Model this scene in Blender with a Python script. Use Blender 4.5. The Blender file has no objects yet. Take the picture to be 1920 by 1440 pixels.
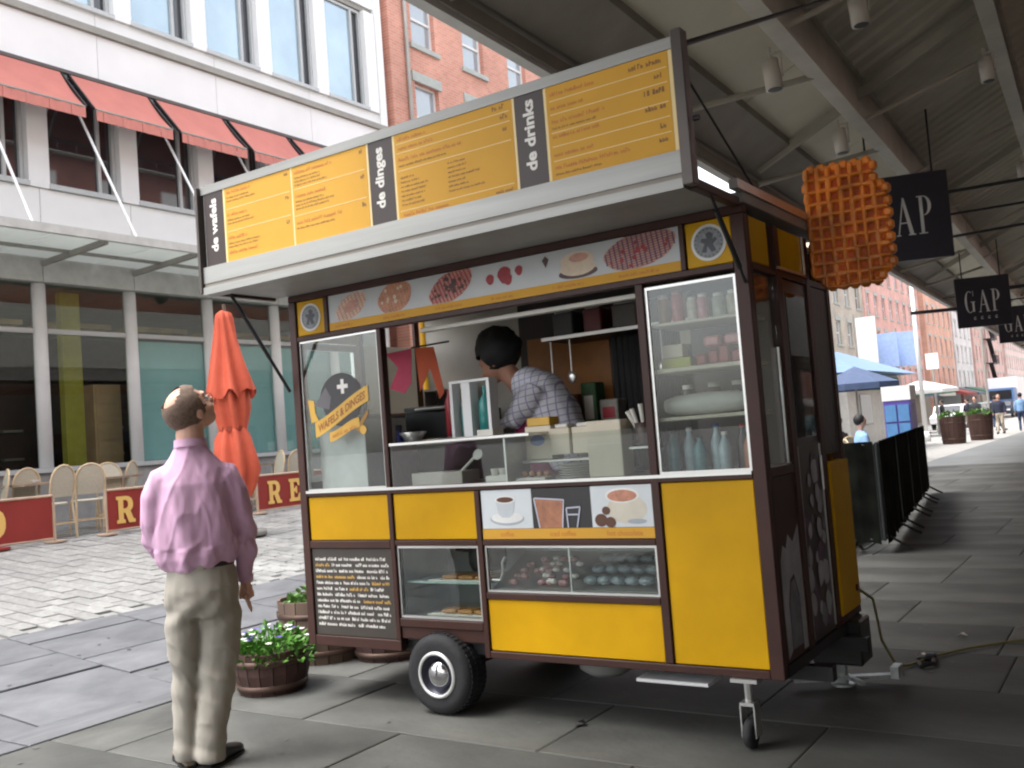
import bpy, bmesh, math, random
from mathutils import Vector, Matrix
import numpy as np
random.seed(7)
R = math.radians
scene = bpy.context.scene
COL = scene.collection

# ------------------------------------------------------------------ camera
cam_d = bpy.data.cameras.new('camera')
cam = bpy.data.objects.new('camera', cam_d); COL.objects.link(cam)
CAM_H = 1.42
_yaw, _pit, _roll = R(33.722), R(3.248), R(-4.361)
_fw = Vector((-math.sin(_yaw)*math.cos(_pit), math.cos(_yaw)*math.cos(_pit), math.sin(_pit)))
_r0 = Vector((math.cos(_yaw), math.sin(_yaw), 0)); _u0 = _r0.cross(_fw)
_rt = _r0*math.cos(_roll) + _u0*math.sin(_roll); _up = -_r0*math.sin(_roll) + _u0*math.cos(_roll)
cam.matrix_world = Matrix(((_rt.x, _up.x, -_fw.x, 0), (_rt.y, _up.y, -_fw.y, 0), (_rt.z, _up.z, -_fw.z, CAM_H), (0, 0, 0, 1)))
cam_d.sensor_width = 36.0; cam_d.lens = 1800.2/1920*36.0
cam_d.clip_end = 2000; cam_d.clip_start = 0.05
scene.camera = cam

# ------------------------------------------------------------------ world, sun, exposure
SUN_EL, SUN_AZ = R(66), R(-142)          # azimuth the light comes from, measured from +X towards +Y
world = bpy.data.worlds.new('World'); scene.world = world; world.use_nodes = True
wn = world.node_tree; wn.nodes.clear()
_sky = wn.nodes.new('ShaderNodeTexSky'); _sky.sky_type = 'NISHITA'; _sky.sun_disc = False
_sky.sun_elevation = SUN_EL; _sky.sun_rotation = R(90) - SUN_AZ
_sky.air_density = 1.0; _sky.dust_density = 4.0; _sky.ozone_density = 1.0
_hsv = wn.nodes.new('ShaderNodeHueSaturation'); _hsv.inputs['Saturation'].default_value = 0.28
_bg = wn.nodes.new('ShaderNodeBackground'); _bg.inputs['Strength'].default_value = 0.15
_wo = wn.nodes.new('ShaderNodeOutputWorld')
wn.links.new(_sky.outputs[0], _hsv.inputs['Color']); wn.links.new(_hsv.outputs[0], _bg.inputs['Color']); wn.links.new(_bg.outputs[0], _wo.inputs['Surface'])
sun_d = bpy.data.lights.new('sun', 'SUN'); sun = bpy.data.objects.new('sun', sun_d); COL.objects.link(sun)
sun_d.energy = 0.5; sun_d.angle = R(30); sun_d.color = (1.0, 0.975, 0.94)
_sd = Vector((math.cos(SUN_EL)*math.cos(SUN_AZ), math.cos(SUN_EL)*math.sin(SUN_AZ), math.sin(SUN_EL)))
sun.rotation_euler = _sd.to_track_quat('Z', 'Y').to_euler()
sun.location = (-6, -6, 20)
scene.view_settings.view_transform = 'Standard'; scene.view_settings.look = 'None'
scene.view_settings.gamma = 1; scene.view_settings.use_curve_mapping = False
scene.view_settings.exposure = 2.12
scene.cycles.max_bounces = 8; scene.cycles.transparent_max_bounces = 16
scene.cycles.filter_width = 2.2
scene.cycles.sample_clamp_indirect = 6

# ------------------------------------------------------------------ materials
MATS = {}
def mat(name, col=(0.5,0.5,0.5), rough=0.6, metal=0.0, var=0.12, scale=6.0, bump=0.0, spec=0.5, rnd=0.0, coat=0.0, dirt=0.0, stretch=None, bscale=None, alpha=None):
    if name in MATS: return MATS[name]
    m = bpy.data.materials.new(name); m.use_nodes = True
    nt = m.node_tree; b = nt.nodes['Principled BSDF']
    b.inputs['Roughness'].default_value = rough; b.inputs['Metallic'].default_value = metal
    b.inputs['Specular IOR Level'].default_value = spec
    if coat: b.inputs['Coat Weight'].default_value = coat; b.inputs['Coat Roughness'].default_value = 0.12
    tc = nt.nodes.new('ShaderNodeTexCoord'); src = tc.outputs['Object']
    if stretch:
        mp = nt.nodes.new('ShaderNodeMapping'); mp.inputs['Scale'].default_value = stretch
        nt.links.new(src, mp.inputs['Vector']); src = mp.outputs[0]
    n = nt.nodes.new('ShaderNodeTexNoise'); n.inputs['Scale'].default_value = scale; n.inputs['Detail'].default_value = 6; n.inputs['Roughness'].default_value = 0.6
    nt.links.new(src, n.inputs['Vector'])
    rp = nt.nodes.new('ShaderNodeMapRange'); rp.inputs['From Min'].default_value = 0.3; rp.inputs['From Max'].default_value = 0.7
    rp.inputs['To Min'].default_value = 1-var; rp.inputs['To Max'].default_value = 1+var
    nt.links.new(n.outputs['Fac'], rp.inputs['Value'])
    fac = rp.outputs[0]
    if rnd:
        oi = nt.nodes.new('ShaderNodeObjectInfo'); r2 = nt.nodes.new('ShaderNodeMapRange')
        r2.inputs['To Min'].default_value = 1-rnd; r2.inputs['To Max'].default_value = 1+rnd
        nt.links.new(oi.outputs['Random'], r2.inputs['Value'])
        mu = nt.nodes.new('ShaderNodeMath'); mu.operation = 'MULTIPLY'
        nt.links.new(fac, mu.inputs[0]); nt.links.new(r2.outputs[0], mu.inputs[1]); fac = mu.outputs[0]
    if dirt:
        n3 = nt.nodes.new('ShaderNodeTexNoise'); n3.inputs['Scale'].default_value = scale*0.22; n3.inputs['Detail'].default_value = 4
        nt.links.new(src, n3.inputs['Vector'])
        r3 = nt.nodes.new('ShaderNodeMapRange'); r3.inputs['From Min'].default_value = 0.42; r3.inputs['From Max'].default_value = 0.62
        r3.inputs['To Min'].default_value = 1-dirt; r3.inputs['To Max'].default_value = 1
        nt.links.new(n3.outputs['Fac'], r3.inputs['Value'])
        mu = nt.nodes.new('ShaderNodeMath'); mu.operation = 'MULTIPLY'
        nt.links.new(fac, mu.inputs[0]); nt.links.new(r3.outputs[0], mu.inputs[1]); fac = mu.outputs[0]
    vm = nt.nodes.new('ShaderNodeVectorMath'); vm.operation = 'SCALE'; vm.inputs[0].default_value = col
    nt.links.new(fac, vm.inputs['Scale']); nt.links.new(vm.outputs[0], b.inputs['Base Color'])
    if bump:
        nb = nt.nodes.new('ShaderNodeTexNoise'); nb.inputs['Scale'].default_value = bscale or scale*6; nb.inputs['Detail'].default_value = 5
        nt.links.new(src, nb.inputs['Vector'])
        bp = nt.nodes.new('ShaderNodeBump'); bp.inputs['Strength'].default_value = bump; bp.inputs['Distance'].default_value = 0.01
        nt.links.new(nb.outputs['Fac'], bp.inputs['Height']); nt.links.new(bp.outputs[0], b.inputs['Normal'])
    MATS[name] = m; return m

def glass(name, tint=(0.9,0.93,0.92), refl=1.0, rough=0.01, ior=1.5):
    if name in MATS: return MATS[name]
    m = bpy.data.materials.new(name); m.use_nodes = True; nt = m.node_tree; nt.nodes.clear()
    t = nt.nodes.new('ShaderNodeBsdfTransparent'); t.inputs[0].default_value = (*tint, 1)
    g = nt.nodes.new('ShaderNodeBsdfGlossy'); g.inputs['Roughness'].default_value = rough; g.inputs[0].default_value = (refl,refl,refl,1)
    f = nt.nodes.new('ShaderNodeFresnel'); ge = nt.nodes.new('ShaderNodeNewGeometry'); mr = nt.nodes.new('ShaderNodeMapRange')
    mr.inputs['To Min'].default_value = ior; mr.inputs['To Max'].default_value = 1/ior      # same reflectance from either side of the pane
    nt.links.new(ge.outputs['Backfacing'], mr.inputs['Value']); nt.links.new(mr.outputs[0], f.inputs['IOR'])
    x = nt.nodes.new('ShaderNodeMixShader'); o = nt.nodes.new('ShaderNodeOutputMaterial')
    nt.links.new(f.outputs[0], x.inputs[0]); nt.links.new(t.outputs[0], x.inputs[1]); nt.links.new(g.outputs[0], x.inputs[2]); nt.links.new(x.outputs[0], o.inputs[0])
    MATS[name] = m; return m

def checker_mat(name, c1, c2, scale, rough=0.6, kind='grid', w=0.14):
    """two-colour woven / grid pattern in object space"""
    if name in MATS: return MATS[name]
    m = bpy.data.materials.new(name); m.use_nodes = True; nt = m.node_tree; b = nt.nodes['Principled BSDF']; b.inputs['Roughness'].default_value = rough
    tc = nt.nodes.new('ShaderNodeTexCoord'); br = nt.nodes.new('ShaderNodeTexBrick')
    br.offset = 0.0 if kind == 'grid' else 0.5
    br.inputs['Color1'].default_value = (*c1,1); br.inputs['Color2'].default_value = (*[c*0.8 for c in c1],1); br.inputs['Mortar'].default_value = (*c2,1)
    br.inputs['Scale'].default_value = scale; br.inputs['Mortar Size'].default_value = w
    br.inputs['Brick Width'].default_value = 1.0 if kind == 'grid' else 0.9; br.inputs['Row Height'].default_value = 1.0 if kind == 'grid' else 0.3
    mp = nt.nodes.new('ShaderNodeMapping'); mp.inputs['Rotation'].default_value = (R(90), 0, 0) if kind != 'side' else (R(90), 0, R(90))
    nt.links.new(tc.outputs['Object'], mp.inputs[0]); nt.links.new(mp.outputs[0], br.inputs['Vector']); nt.links.new(br.outputs['Color'], b.inputs['Base Color'])
    MATS[name] = m; return m

def brick_mat(name, c1, c2, mortar, axis='x'):
    """fine brick coursing for facades too far off to tell the bricks apart; axis = facade normal"""
    if name in MATS: return MATS[name]
    m = bpy.data.materials.new(name); m.use_nodes = True; nt = m.node_tree; b = nt.nodes['Principled BSDF']; b.inputs['Roughness'].default_value = 0.85
    tc = nt.nodes.new('ShaderNodeTexCoord'); sp = nt.nodes.new('ShaderNodeSeparateXYZ'); cb = nt.nodes.new('ShaderNodeCombineXYZ')
    nt.links.new(tc.outputs['Object'], sp.inputs[0])
    nt.links.new(sp.outputs['Y' if axis == 'x' else 'X'], cb.inputs['X']); nt.links.new(sp.outputs['Z'], cb.inputs['Y'])
    br = nt.nodes.new('ShaderNodeTexBrick'); br.inputs['Scale'].default_value = 1.0; br.inputs['Mortar Size'].default_value = 0.008
    br.inputs['Brick Width'].default_value = 0.22; br.inputs['Row Height'].default_value = 0.075
    br.inputs['Color1'].default_value = (*c1,1); br.inputs['Color2'].default_value = (*c2,1); br.inputs['Mortar'].default_value = (*mortar,1)
    n = nt.nodes.new('ShaderNodeTexNoise'); n.inputs['Scale'].default_value = 0.7; n.inputs['Detail'].default_value = 6
    nt.links.new(cb.outputs[0], br.inputs['Vector']); nt.links.new(tc.outputs['Object'], n.inputs['Vector'])
    mr = nt.nodes.new('ShaderNodeMapRange'); mr.inputs['From Min'].default_value = 0.3; mr.inputs['From Max'].default_value = 0.7; mr.inputs['To Min'].default_value = 0.8; mr.inputs['To Max'].default_value = 1.15
    vm = nt.nodes.new('ShaderNodeVectorMath'); vm.operation = 'SCALE'
    nt.links.new(n.outputs[0], mr.inputs['Value']); nt.links.new(br.outputs['Color'], vm.inputs[0]); nt.links.new(mr.outputs[0], vm.inputs['Scale']); nt.links.new(vm.outputs[0], b.inputs['Base Color'])
    MATS[name] = m; return m

brown = mat('cart_brown_paint', (0.050,0.020,0.015), 0.45, var=0.15, scale=5, spec=.3)
yellow = mat('cart_yellow_panel', (0.62,0.335,0.001), 0.45, var=0.12, scale=2.2, bump=0.07, bscale=2.5, spec=.2, dirt=0.18)
alu = mat('brushed_aluminium', (0.62,0.62,0.6), 0.35, 0.9, var=0.08, scale=8, stretch=(0.3,4,4), bump=0.03)
alu_matte = mat('matt_aluminium_sheet', (0.36,0.36,0.34), 0.5, 0.35, var=0.12, scale=3, stretch=(0.3,2,6), dirt=0.22)
steel = mat('stainless_steel', (0.55,0.54,0.51), 0.28, 0.85, var=0.1, scale=3, bump=0.03)
black = mat('black_paint', (0.012,0.012,0.013), 0.5, var=0.2)
rubber = mat('tyre_rubber', (0.018,0.018,0.02), 0.75, var=0.25, scale=10, bump=0.3)
white_p = mat('white_paint', (0.8,0.8,0.79), 0.55, var=0.04, scale=2, dirt=0.05)
cream = mat('cream_plastic', (0.6,0.57,0.5), 0.5, var=0.05)
menu_y = mat('menu_board_yellow', (0.62,0.325,0.030), 0.7, var=0.05, scale=3)
menu_l = mat('menu_board_pale_line', (0.8,0.62,0.3), 0.5, var=0.03)
menu_b = mat('menu_board_brown', (0.035,0.02,0.017), 0.5, var=0.1)
ink_o = mat('orange_print', (0.52,0.17,0.02), 0.55, var=0.05)
ink_b = mat('brown_print', (0.22,0.10,0.02), 0.55, var=0.05)
ink_w = mat('white_print', (0.75,0.73,0.68), 0.55, var=0.03)
ink_g = mat('grey_print', (0.30,0.31,0.31), 0.55, var=0.1)
cglass = glass('cart_window_glass', (0.86,0.89,0.88))
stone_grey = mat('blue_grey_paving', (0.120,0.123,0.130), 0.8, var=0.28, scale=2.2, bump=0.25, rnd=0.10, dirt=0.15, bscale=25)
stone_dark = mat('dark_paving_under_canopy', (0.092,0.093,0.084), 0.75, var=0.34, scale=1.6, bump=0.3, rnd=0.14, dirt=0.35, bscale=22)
sett_m = mat('pale_stone_setts', (0.26,0.256,0.243), 0.85, var=0.22, scale=3, bump=0.5, rnd=0.13, bscale=20)
joint_m = mat('paving_joint_grit', (0.075,0.072,0.064), 0.95, var=0.2, scale=12)
sand_j = mat('pale_sand_joint', (0.25,0.245,0.23), 0.95, var=0.2, scale=12)

# ------------------------------------------------------------------ helpers
ORG = {}
def org(o): return ORG.get(o.name, Vector((0,0,0))) if o else Vector((0,0,0))
def props(o, label=None, cat=None, group=None, kind=None):
    if label: o['label'] = label
    if cat: o['category'] = cat
    if group: o['group'] = group
    if kind: o['kind'] = kind
    return o
def thing(name, label, cat, loc=(0,0,0), group=None):
    o = bpy.data.objects.new(name, None); COL.objects.link(o); o.empty_display_size = 0.1
    o.location = loc; ORG[o.name] = Vector(loc)
    return props(o, label, cat, group)
class MB:
    """collects shapes in world (or, under an unmoved root, local) coordinates; build() links them as one mesh object"""
    def __init__(s): s.v = []; s.f = []; s.sm = []; s.mi = []; s.cur = 0
    def add(s, vs, fs, smooth=False):
        n = len(s.v); s.v += [tuple(v) for v in vs]
        for f in fs: s.f.append([i+n for i in f]); s.sm.append(smooth); s.mi.append(s.cur)
        return s
    def box(s, x0,x1,y0,y1,z0,z1, M=None):
        vs = [Vector(p) for p in ((x0,y0,z0),(x1,y0,z0),(x1,y1,z0),(x0,y1,z0),(x0,y0,z1),(x1,y0,z1),(x1,y1,z1),(x0,y1,z1))]
        if M: vs = [M@v for v in vs]
        return s.add(vs, [(0,3,2,1),(4,5,6,7),(0,1,5,4),(1,2,6,5),(2,3,7,6),(3,0,4,7)])
    def bbox(s, x0,x1,y0,y1,z0,z1, b=0.004, M=None):
        """box with chamfered edges"""
        b = min(b, (x1-x0)*.4, (y1-y0)*.4, (z1-z0)*.4)
        bm = bmesh.new(); bmesh.ops.create_cube(bm, size=1)
        for v in bm.verts: v.co = Vector(((x0+x1)/2+v.co.x*(x1-x0), (y0+y1)/2+v.co.y*(y1-y0), (z0+z1)/2+v.co.z*(z1-z0)))
        bmesh.ops.bevel(bm, geom=list(bm.edges), offset=b, segments=1, affect='EDGES')
        bm.verts.index_update()
        vs = [ (M@v.co if M else v.co.copy()) for v in bm.verts]; fs = [[v.index for v in f.verts] for f in bm.faces]; bm.free()
        return s.add(vs, fs)
    def tube(s, p0, p1, r, r1=None, n=8, cap=True):
        p0 = Vector(p0); p1 = Vector(p1); r1 = r if r1 is None else r1
        d = (p1-p0).normalized(); a = d.orthogonal().normalized(); c = d.cross(a)
        vs = [p0+(a*math.cos(t)+c*math.sin(t))*r for t in [2*math.pi*i/n for i in range(n)]] + [p1+(a*math.cos(t)+c*math.sin(t))*r1 for t in [2*math.pi*i/n for i in range(n)]]
        fs = [(i,(i+1)%n,n+(i+1)%n,n+i) for i in range(n)]
        if cap: fs += [tuple(range(n-1,-1,-1)), tuple(range(n,2*n))]
        return s.add(vs, fs, n > 8)
    def path(s, pts, r, n=6):
        for a, b in zip(pts[:-1], pts[1:]): s.tube(a, b, r, n=n)
        return s
    def bar(s, p0, p1, w, h, up=(0,0,1)):
        p0 = Vector(p0); p1 = Vector(p1); d = (p1-p0).normalized(); u = Vector(up); a = d.cross(u).normalized(); u = a.cross(d)
        vs = []
        for p in (p0,p1):
            for sa, su in ((-1,-1),(1,-1),(1,1),(-1,1)): vs.append(p+a*sa*w/2+u*su*h/2)
        return s.add(vs, [(0,1,2,3),(7,6,5,4),(0,4,5,1),(1,5,6,2),(2,6,7,3),(3,7,4,0)])
    def lathe(s, prof, c=(0,0,0), n=16, M=None, smooth=True):
        """prof: (radius, height) pairs"""
        c = Vector(c); vs = []; fs = []
        for r, z in prof:
            for i in range(n):
                t = 2*math.pi*i/n; v = Vector((r*math.cos(t), r*math.sin(t), z)); vs.append((M@v if M else v)+c)
        for k in range(len(prof)-1):
            for i in range(n): fs.append((k*n+i, k*n+(i+1)%n, (k+1)*n+(i+1)%n, (k+1)*n+i))
        s.add(vs, fs, smooth)
        return s
    def disc(s, c, r, nrm=(0,0,1), n=20, rx=None, th=0.0):
        c = Vector(c); d = Vector(nrm).normalized(); a = Vector((0,0,1)).cross(d)
        a = a.normalized() if a.length > 1e-3 else Vector((1,0,0)); b = d.cross(a)
        ring = [c+a*math.cos(2*math.pi*i/n)*(rx or r)+b*math.sin(2*math.pi*i/n)*r for i in range(n)]
        if not th: return s.add(ring, [tuple(range(n))])
        return s.add(ring+[p+d*th for p in ring], [tuple(range(n-1,-1,-1)), tuple(range(n,2*n))]+[(i,(i+1)%n,n+(i+1)%n,n+i) for i in range(n)])
    def poly(s, pts, off):
        """flat outline (3-D points) with thickness vector off"""
        n = len(pts); P = [Vector(p) for p in pts]; off = Vector(off)
        return s.add(P+[p+off for p in P], [tuple(range(n-1,-1,-1)), tuple(range(n,2*n))]+[(i,(i+1)%n,n+(i+1)%n,n+i) for i in range(n)])
    def ball(s, c, r, sc=(1,1,1), n=12, m=8):
        prof = [(math.sin(math.pi*k/m)*r, -math.cos(math.pi*k/m)*r) for k in range(m+1)]
        M = Matrix.Diagonal((*sc,1)); return s.lathe([(max(a,1e-4),b) for a,b in prof], c, n, M)
    def build(s, name, mtl, parent=None, label=None, cat=None, group=None, kind=None, bevel=0):
        me = bpy.data.meshes.new(name); o0 = org(parent)
        me.from_pydata([tuple(Vector(v)-o0) for v in s.v], [], s.f)
        for p, sm, mi in zip(me.polygons, s.sm, s.mi): p.use_smooth = sm; p.material_index = mi
        bm = bmesh.new(); bm.from_mesh(me); bmesh.ops.recalc_face_normals(bm, faces=bm.faces)
        if bevel: bmesh.ops.bevel(bm, geom=list(bm.edges), offset=bevel, segments=1, affect='EDGES')
        bm.to_mesh(me); bm.free()
        for m_ in (mtl if isinstance(mtl, (list,tuple)) else [mtl]): me.materials.append(m_)
        o = bpy.data.objects.new(name, me); COL.objects.link(o)
        if parent: o.parent = parent; ORG[o.name] = o0
        return props(o, label, cat, group, kind)
def inst(src, name, parent, loc=None, M=None, **k):
    """another object sharing src's mesh"""
    o = bpy.data.objects.new(name, src.data); COL.objects.link(o); o.parent = parent
    if M is not None: o.matrix_basis = M
    elif loc is not None: o.location = loc
    return props(o, **k)
def copy_tree(o, parent=None):
    c = o.copy(); COL.objects.link(c); c.parent = parent
    for ch in [x for x in o.children]: copy_tree(ch, c)
    return c
def P(name, mtl, parent, *b, bv=0.0, **k):
    """one box as one part: x0,x1,y0,y1,z0,z1"""
    m = MB()
    (m.bbox(*b, b=bv) if bv else m.box(*b))
    return m.build(name, mtl, parent, **k)
_fc = bpy.data.curves.new('lettering_source', 'FONT')
def text_shape(txt, size=1.0, bold=0.0, depth=0.0):
    """vertices and faces of a line of lettering, centred"""
    _fc.body = txt; _fc.size = size; _fc.offset = bold; _fc.extrude = depth; _fc.align_x = 'CENTER'; _fc.align_y = 'CENTER'; _fc.resolution_u = 3
    ob = bpy.data.objects.new('tmp', _fc); COL.objects.link(ob)
    dg = bpy.context.evaluated_depsgraph_get(); dg.update()
    me = bpy.data.meshes.new_from_object(ob.evaluated_get(dg))
    vs = [v.co.copy() for v in me.vertices]; fs = [list(p.vertices) for p in me.polygons]
    bpy.data.objects.remove(ob); bpy.data.meshes.remove(me)
    return vs, fs
def put_text(mb, txt, c, xd, ud, size, width=None, bold=0.0, curve=None):
    vs, fs = text_shape(txt, size, bold)
    if not vs: return
    xs = [v.x for v in vs]; ys = [v.y for v in vs]; w = max(xs)-min(xs); cx = (max(xs)+min(xs))/2; cy = (max(ys)+min(ys))/2
    k = (width/w) if width else 1.0
    xd = Vector(xd); ud = Vector(ud); c = Vector(c)
    out = []
    for v in vs:
        X = (v.x-cx)*k; Y = v.y-cy
        if curve: Y += curve(X)
        out.append(c+xd*X+ud*Y)
    mb.add(out, fs)
def scribble(mb, x0, z0, w, h, y, rng, fill=0.55):
    """a line of lettering too small to read: letter-sized strokes grouped into words (plane x-z at y)"""
    x = x0; lw = h*0.62
    def q(a, b, c, d, e): mb.add([(a,y-e,c),(b,y-e,c),(b,y-e,d),(a,y-e,d)], [(0,1,2,3)])
    while x < x0+w:
        L = rng.randint(2, 8)
        for _ in range(L):
            if x+lw > x0+w: return
            t = rng.random(); hh = h*(1.0 if t < .3 else .72)
            q(x, x+lw*.34, z0, z0+hh, .0006)
            if t < .7: q(x+lw*.3, x+lw*.78, z0+hh*rng.choice([.0,.38,.7]), z0+hh*rng.choice([.3,.65,.95])+h*.06, .0008)
            if t > .35: q(x+lw*.5, x+lw*.82, z0, z0+hh*.7, .0010)
            x += lw
        x += lw*.8

# ================================================================== THE SETTING
def sstep(t): t = max(0.0, min(1.0, t)); return t
def gz(x, y):
    """height of the plaza: level by the cart, rising towards the cafe terrace"""
    k = 0.56*sstep((-x-5.6)/6.0)
    return k*(1-sstep((y-20)/14))*(1-sstep((-6-y)/6))

m = MB(); m.add([(-600,-400,-.6),(600,-400,-.6),(600,900,-.6),(-600,900,-.6)], [(0,1,2,3)])
m.build('ground', mat('distant_ground', (0.2,0.19,0.18), 0.9, scale=.5), kind='structure')
def sheet(name, mtl, x0, x1, y0, y1, nx, ny, dz, parent=None, kind='structure'):
    mb = MB(); vs = []; fs = []
    for j in range(ny+1):
        for i in range(nx+1):
            x = x0+(x1-x0)*i/nx; y = y0+(y1-y0)*j/ny; vs.append((x,y,gz(x,y)+dz))
    for j in range(ny):
        for i in range(nx):
            a = j*(nx+1)+i; fs.append((a,a+1,a+nx+2,a+nx+1))
    mb.add(vs, fs); return mb.build(name, mtl, parent, kind=kind)
plaza = sheet('plaza', sand_j, -16, -5.1, -14, 60, 44, 74, -0.022)
walk = sheet('pavement', joint_m, -5.1, 6.0, -14, 60, 4, 20, -0.022)
def cobble_mat():
    m_ = bpy.data.materials.new('far_cobbles'); m_.use_nodes = True; nt = m_.node_tree; b = nt.nodes['Principled BSDF']; b.inputs['Roughness'].default_value = .85
    tc = nt.nodes.new('ShaderNodeTexCoord'); br = nt.nodes.new('ShaderNodeTexBrick'); br.inputs['Scale'].default_value = 1
    br.inputs['Brick Width'].default_value = .3; br.inputs['Row Height'].default_value = .2; br.inputs['Mortar Size'].default_value = .012
    br.inputs['Color1'].default_value = (.40,.39,.37,1); br.inputs['Color2'].default_value = (.34,.33,.31,1); br.inputs['Mortar'].default_value = (.2,.19,.17,1)
    nt.links.new(tc.outputs['Object'], br.inputs['Vector']); nt.links.new(br.outputs['Color'], b.inputs['Base Color']); return m_
fc = cobble_mat()
sheet('street', fc, -18, 8, 60, 420, 2, 4, -0.02)
rng = random.Random(3)
# one slightly uneven unit block for every paving piece, three variants
def unit_block(name, mtl, seed, edge=0.012):
    r_ = random.Random(seed); mb = MB()
    e = edge
    vs = [(-.5,-.5,-1),(.5,-.5,-1),(.5,.5,-1),(-.5,.5,-1)]
    vs += [(-.5,-.5,-.12),(.5,-.5,-.12),(.5,.5,-.12),(-.5,.5,-.12)]
    vs += [(-.5+e+r_.random()*e,-.5+e+r_.random()*e,0),(.5-e-r_.random()*e,-.5+e+r_.random()*e,0),(.5-e,.5-e-r_.random()*e,0),(-.5+e,.5-e-r_.random()*e,0)]
    fs = [(8,9,10,11)]
    for a in (0,4):
        fs += [(a+i, a+(i+1)%4, a+4+(i+1)%4, a+4+i) for i in range(4)]
    mb.add(vs, fs); me = bpy.data.meshes.new(name); me.from_pydata(mb.v, [], mb.f); me.materials.append(mtl); return me
slab_l = [unit_block('paving_slab', stone_grey, s_, .006) for s_ in (1,2,3)]
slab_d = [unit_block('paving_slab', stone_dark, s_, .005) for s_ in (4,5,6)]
sett_u = [unit_block('sett', sett_m, s_, .05) for s_ in (7,8,9,10)]
def lay(name, me, parent, x0, x1, y0, y1, gap, th=.03, dz=0.0):
    o = bpy.data.objects.new(name, me); COL.objects.link(o); o.parent = parent
    cx, cy = (x0+x1)/2, (y0+y1)/2; z = gz(cx, cy); sx = (gz(x1,cy)-gz(x0,cy))/(x1-x0)
    o.location = (cx, cy, z+dz); o.rotation_euler = (rng.uniform(-.002,.002), -math.atan(sx)+rng.uniform(-.002,.002), 0)
    o.scale = (x1-x0-gap, y1-y0-gap, th); return o
y = -1.0; row = 0
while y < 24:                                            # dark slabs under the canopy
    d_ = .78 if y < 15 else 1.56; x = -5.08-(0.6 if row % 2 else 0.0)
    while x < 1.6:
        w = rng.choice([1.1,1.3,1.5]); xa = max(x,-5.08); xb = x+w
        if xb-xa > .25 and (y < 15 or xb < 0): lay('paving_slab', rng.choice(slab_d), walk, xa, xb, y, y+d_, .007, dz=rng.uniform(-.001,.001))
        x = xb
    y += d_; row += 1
far_walk = mat('far_pavement', (0.17,0.18,0.178), 0.8, scale=1.2, dirt=.2)
sheet('far_pavement', far_walk, -5.1, 6, 24.4, 60, 4, 20, -0.004)
y = -1.0
while y < 13:                                            # strip of long flush kerb stones along the plaza edge
    L = rng.choice([1.3,1.6,1.9]); lay('kerb_stone', rng.choice(slab_l), plaza, -5.42, -5.1, y, y+L, .012); y += L
y = 0.2; row = 0
while y < 14:                                            # blue-grey slabs
    x = -5.43; k = 0
    while x > -7.5:
        w = rng.choice([.55,.7,.85]); xa = max(x-w, -7.55)
        if x-xa > .15: lay('paving_slab', rng.choice(slab_l), plaza, xa, x, y, y+.95, .014, dz=rng.uniform(-.003,.001))
        x -= w
    y += .95; row += 1
cells = []
j = 0; y = 0.4
while y < 22:
    x = -7.56-(.16 if j % 2 else 0)
    while x > -14.95:
        w = rng.uniform(.20,.32); cells.append((x-w, x, y, y+.165)); x -= w
    y += .165; j += 1
def vis(c_):
    x, y = (c_[0]+c_[1])/2, (c_[2]+c_[3])/2
    a = math.degrees(math.atan2(-x, y)); d = math.hypot(x, y)
    return 33.7-4 < a < 33.7+30 and not (a < 55 and d > 9.0 and a < 50)
cells.sort(key=lambda c_: (0 if vis(c_) else 1, math.hypot(c_[0], c_[2])))
for c_ in cells[:290]: lay('sett', rng.choice(sett_u), plaza, *c_, .009, dz=rng.uniform(-.005,.003))
mb = MB()
for (x0,x1,y0,y1) in cells[290:]:
    z = gz((x0+x1)/2, y0)+rng.uniform(-.006,.004); g = .005; za, zb = gz(x0,y0)-z+0, 0
    s0 = gz(x0,y0); s1 = gz(x1,y0); dz = rng.uniform(-.006,.004); e = .012
    b = [(x0+g,y0+g,s0-.03),(x1-g,y0+g,s1-.03),(x1-g,y1-g,s1-.03),(x0+g,y1-g,s0-.03)]
    t_ = [(x0+g+e,y0+g+e,s0+dz),(x1-g-e,y0+g+e,s1+dz),(x1-g-e,y1-g-e,s1+dz),(x0+g+e,y1-g-e,s0+dz)]
    mb.add(b+t_, [(4,5,6,7),(0,1,5,4),(1,2,6,5),(2,3,7,6),(3,0,4,7)])
mb.build('setts', mat('pale_stone_setts_field', (0.26,0.258,0.246), 0.85, var=0.35, scale=2.2, bump=0.4, bscale=20), plaza, kind='stuff')
sheet('far_cobbles', fc, -14.95, -5.1, 22.05, 60, 10, 40, -0.012)

# ------------------------------------------------------------------ white modern building on the left (facade plane x = -15)
FX = -15.0
bldg = thing('white_building', 'long white panelled building with cafe glazing, red awnings and grey window strips on the left', 'building', (FX,8,0))
w_panel = mat('white_facade_panel', (0.86,0.86,0.85), 0.5, var=0.03, scale=1.2, dirt=0.05)
w_frame = mat('window_frame_white', (0.50,0.52,0.52), 0.45, var=0.04)
g_frame = mat('window_frame_grey', (0.42,0.44,0.44), 0.45, var=0.05)
ledge_m = mat('ledge_grey', (0.30,0.29,0.26), 0.6, var=0.12, scale=3)
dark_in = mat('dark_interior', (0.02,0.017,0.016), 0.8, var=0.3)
def refl_glass(name, col, spec, rough=.03, ior=2.0):
    m_ = mat(name, col, rough, var=.15, scale=.6, spec=spec); m_.node_tree.nodes['Principled BSDF'].inputs['IOR'].default_value = ior; return m_
gl_dark = refl_glass('upper_window_glass', (0.02,0.02,0.024), .5, ior=1.9)
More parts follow.
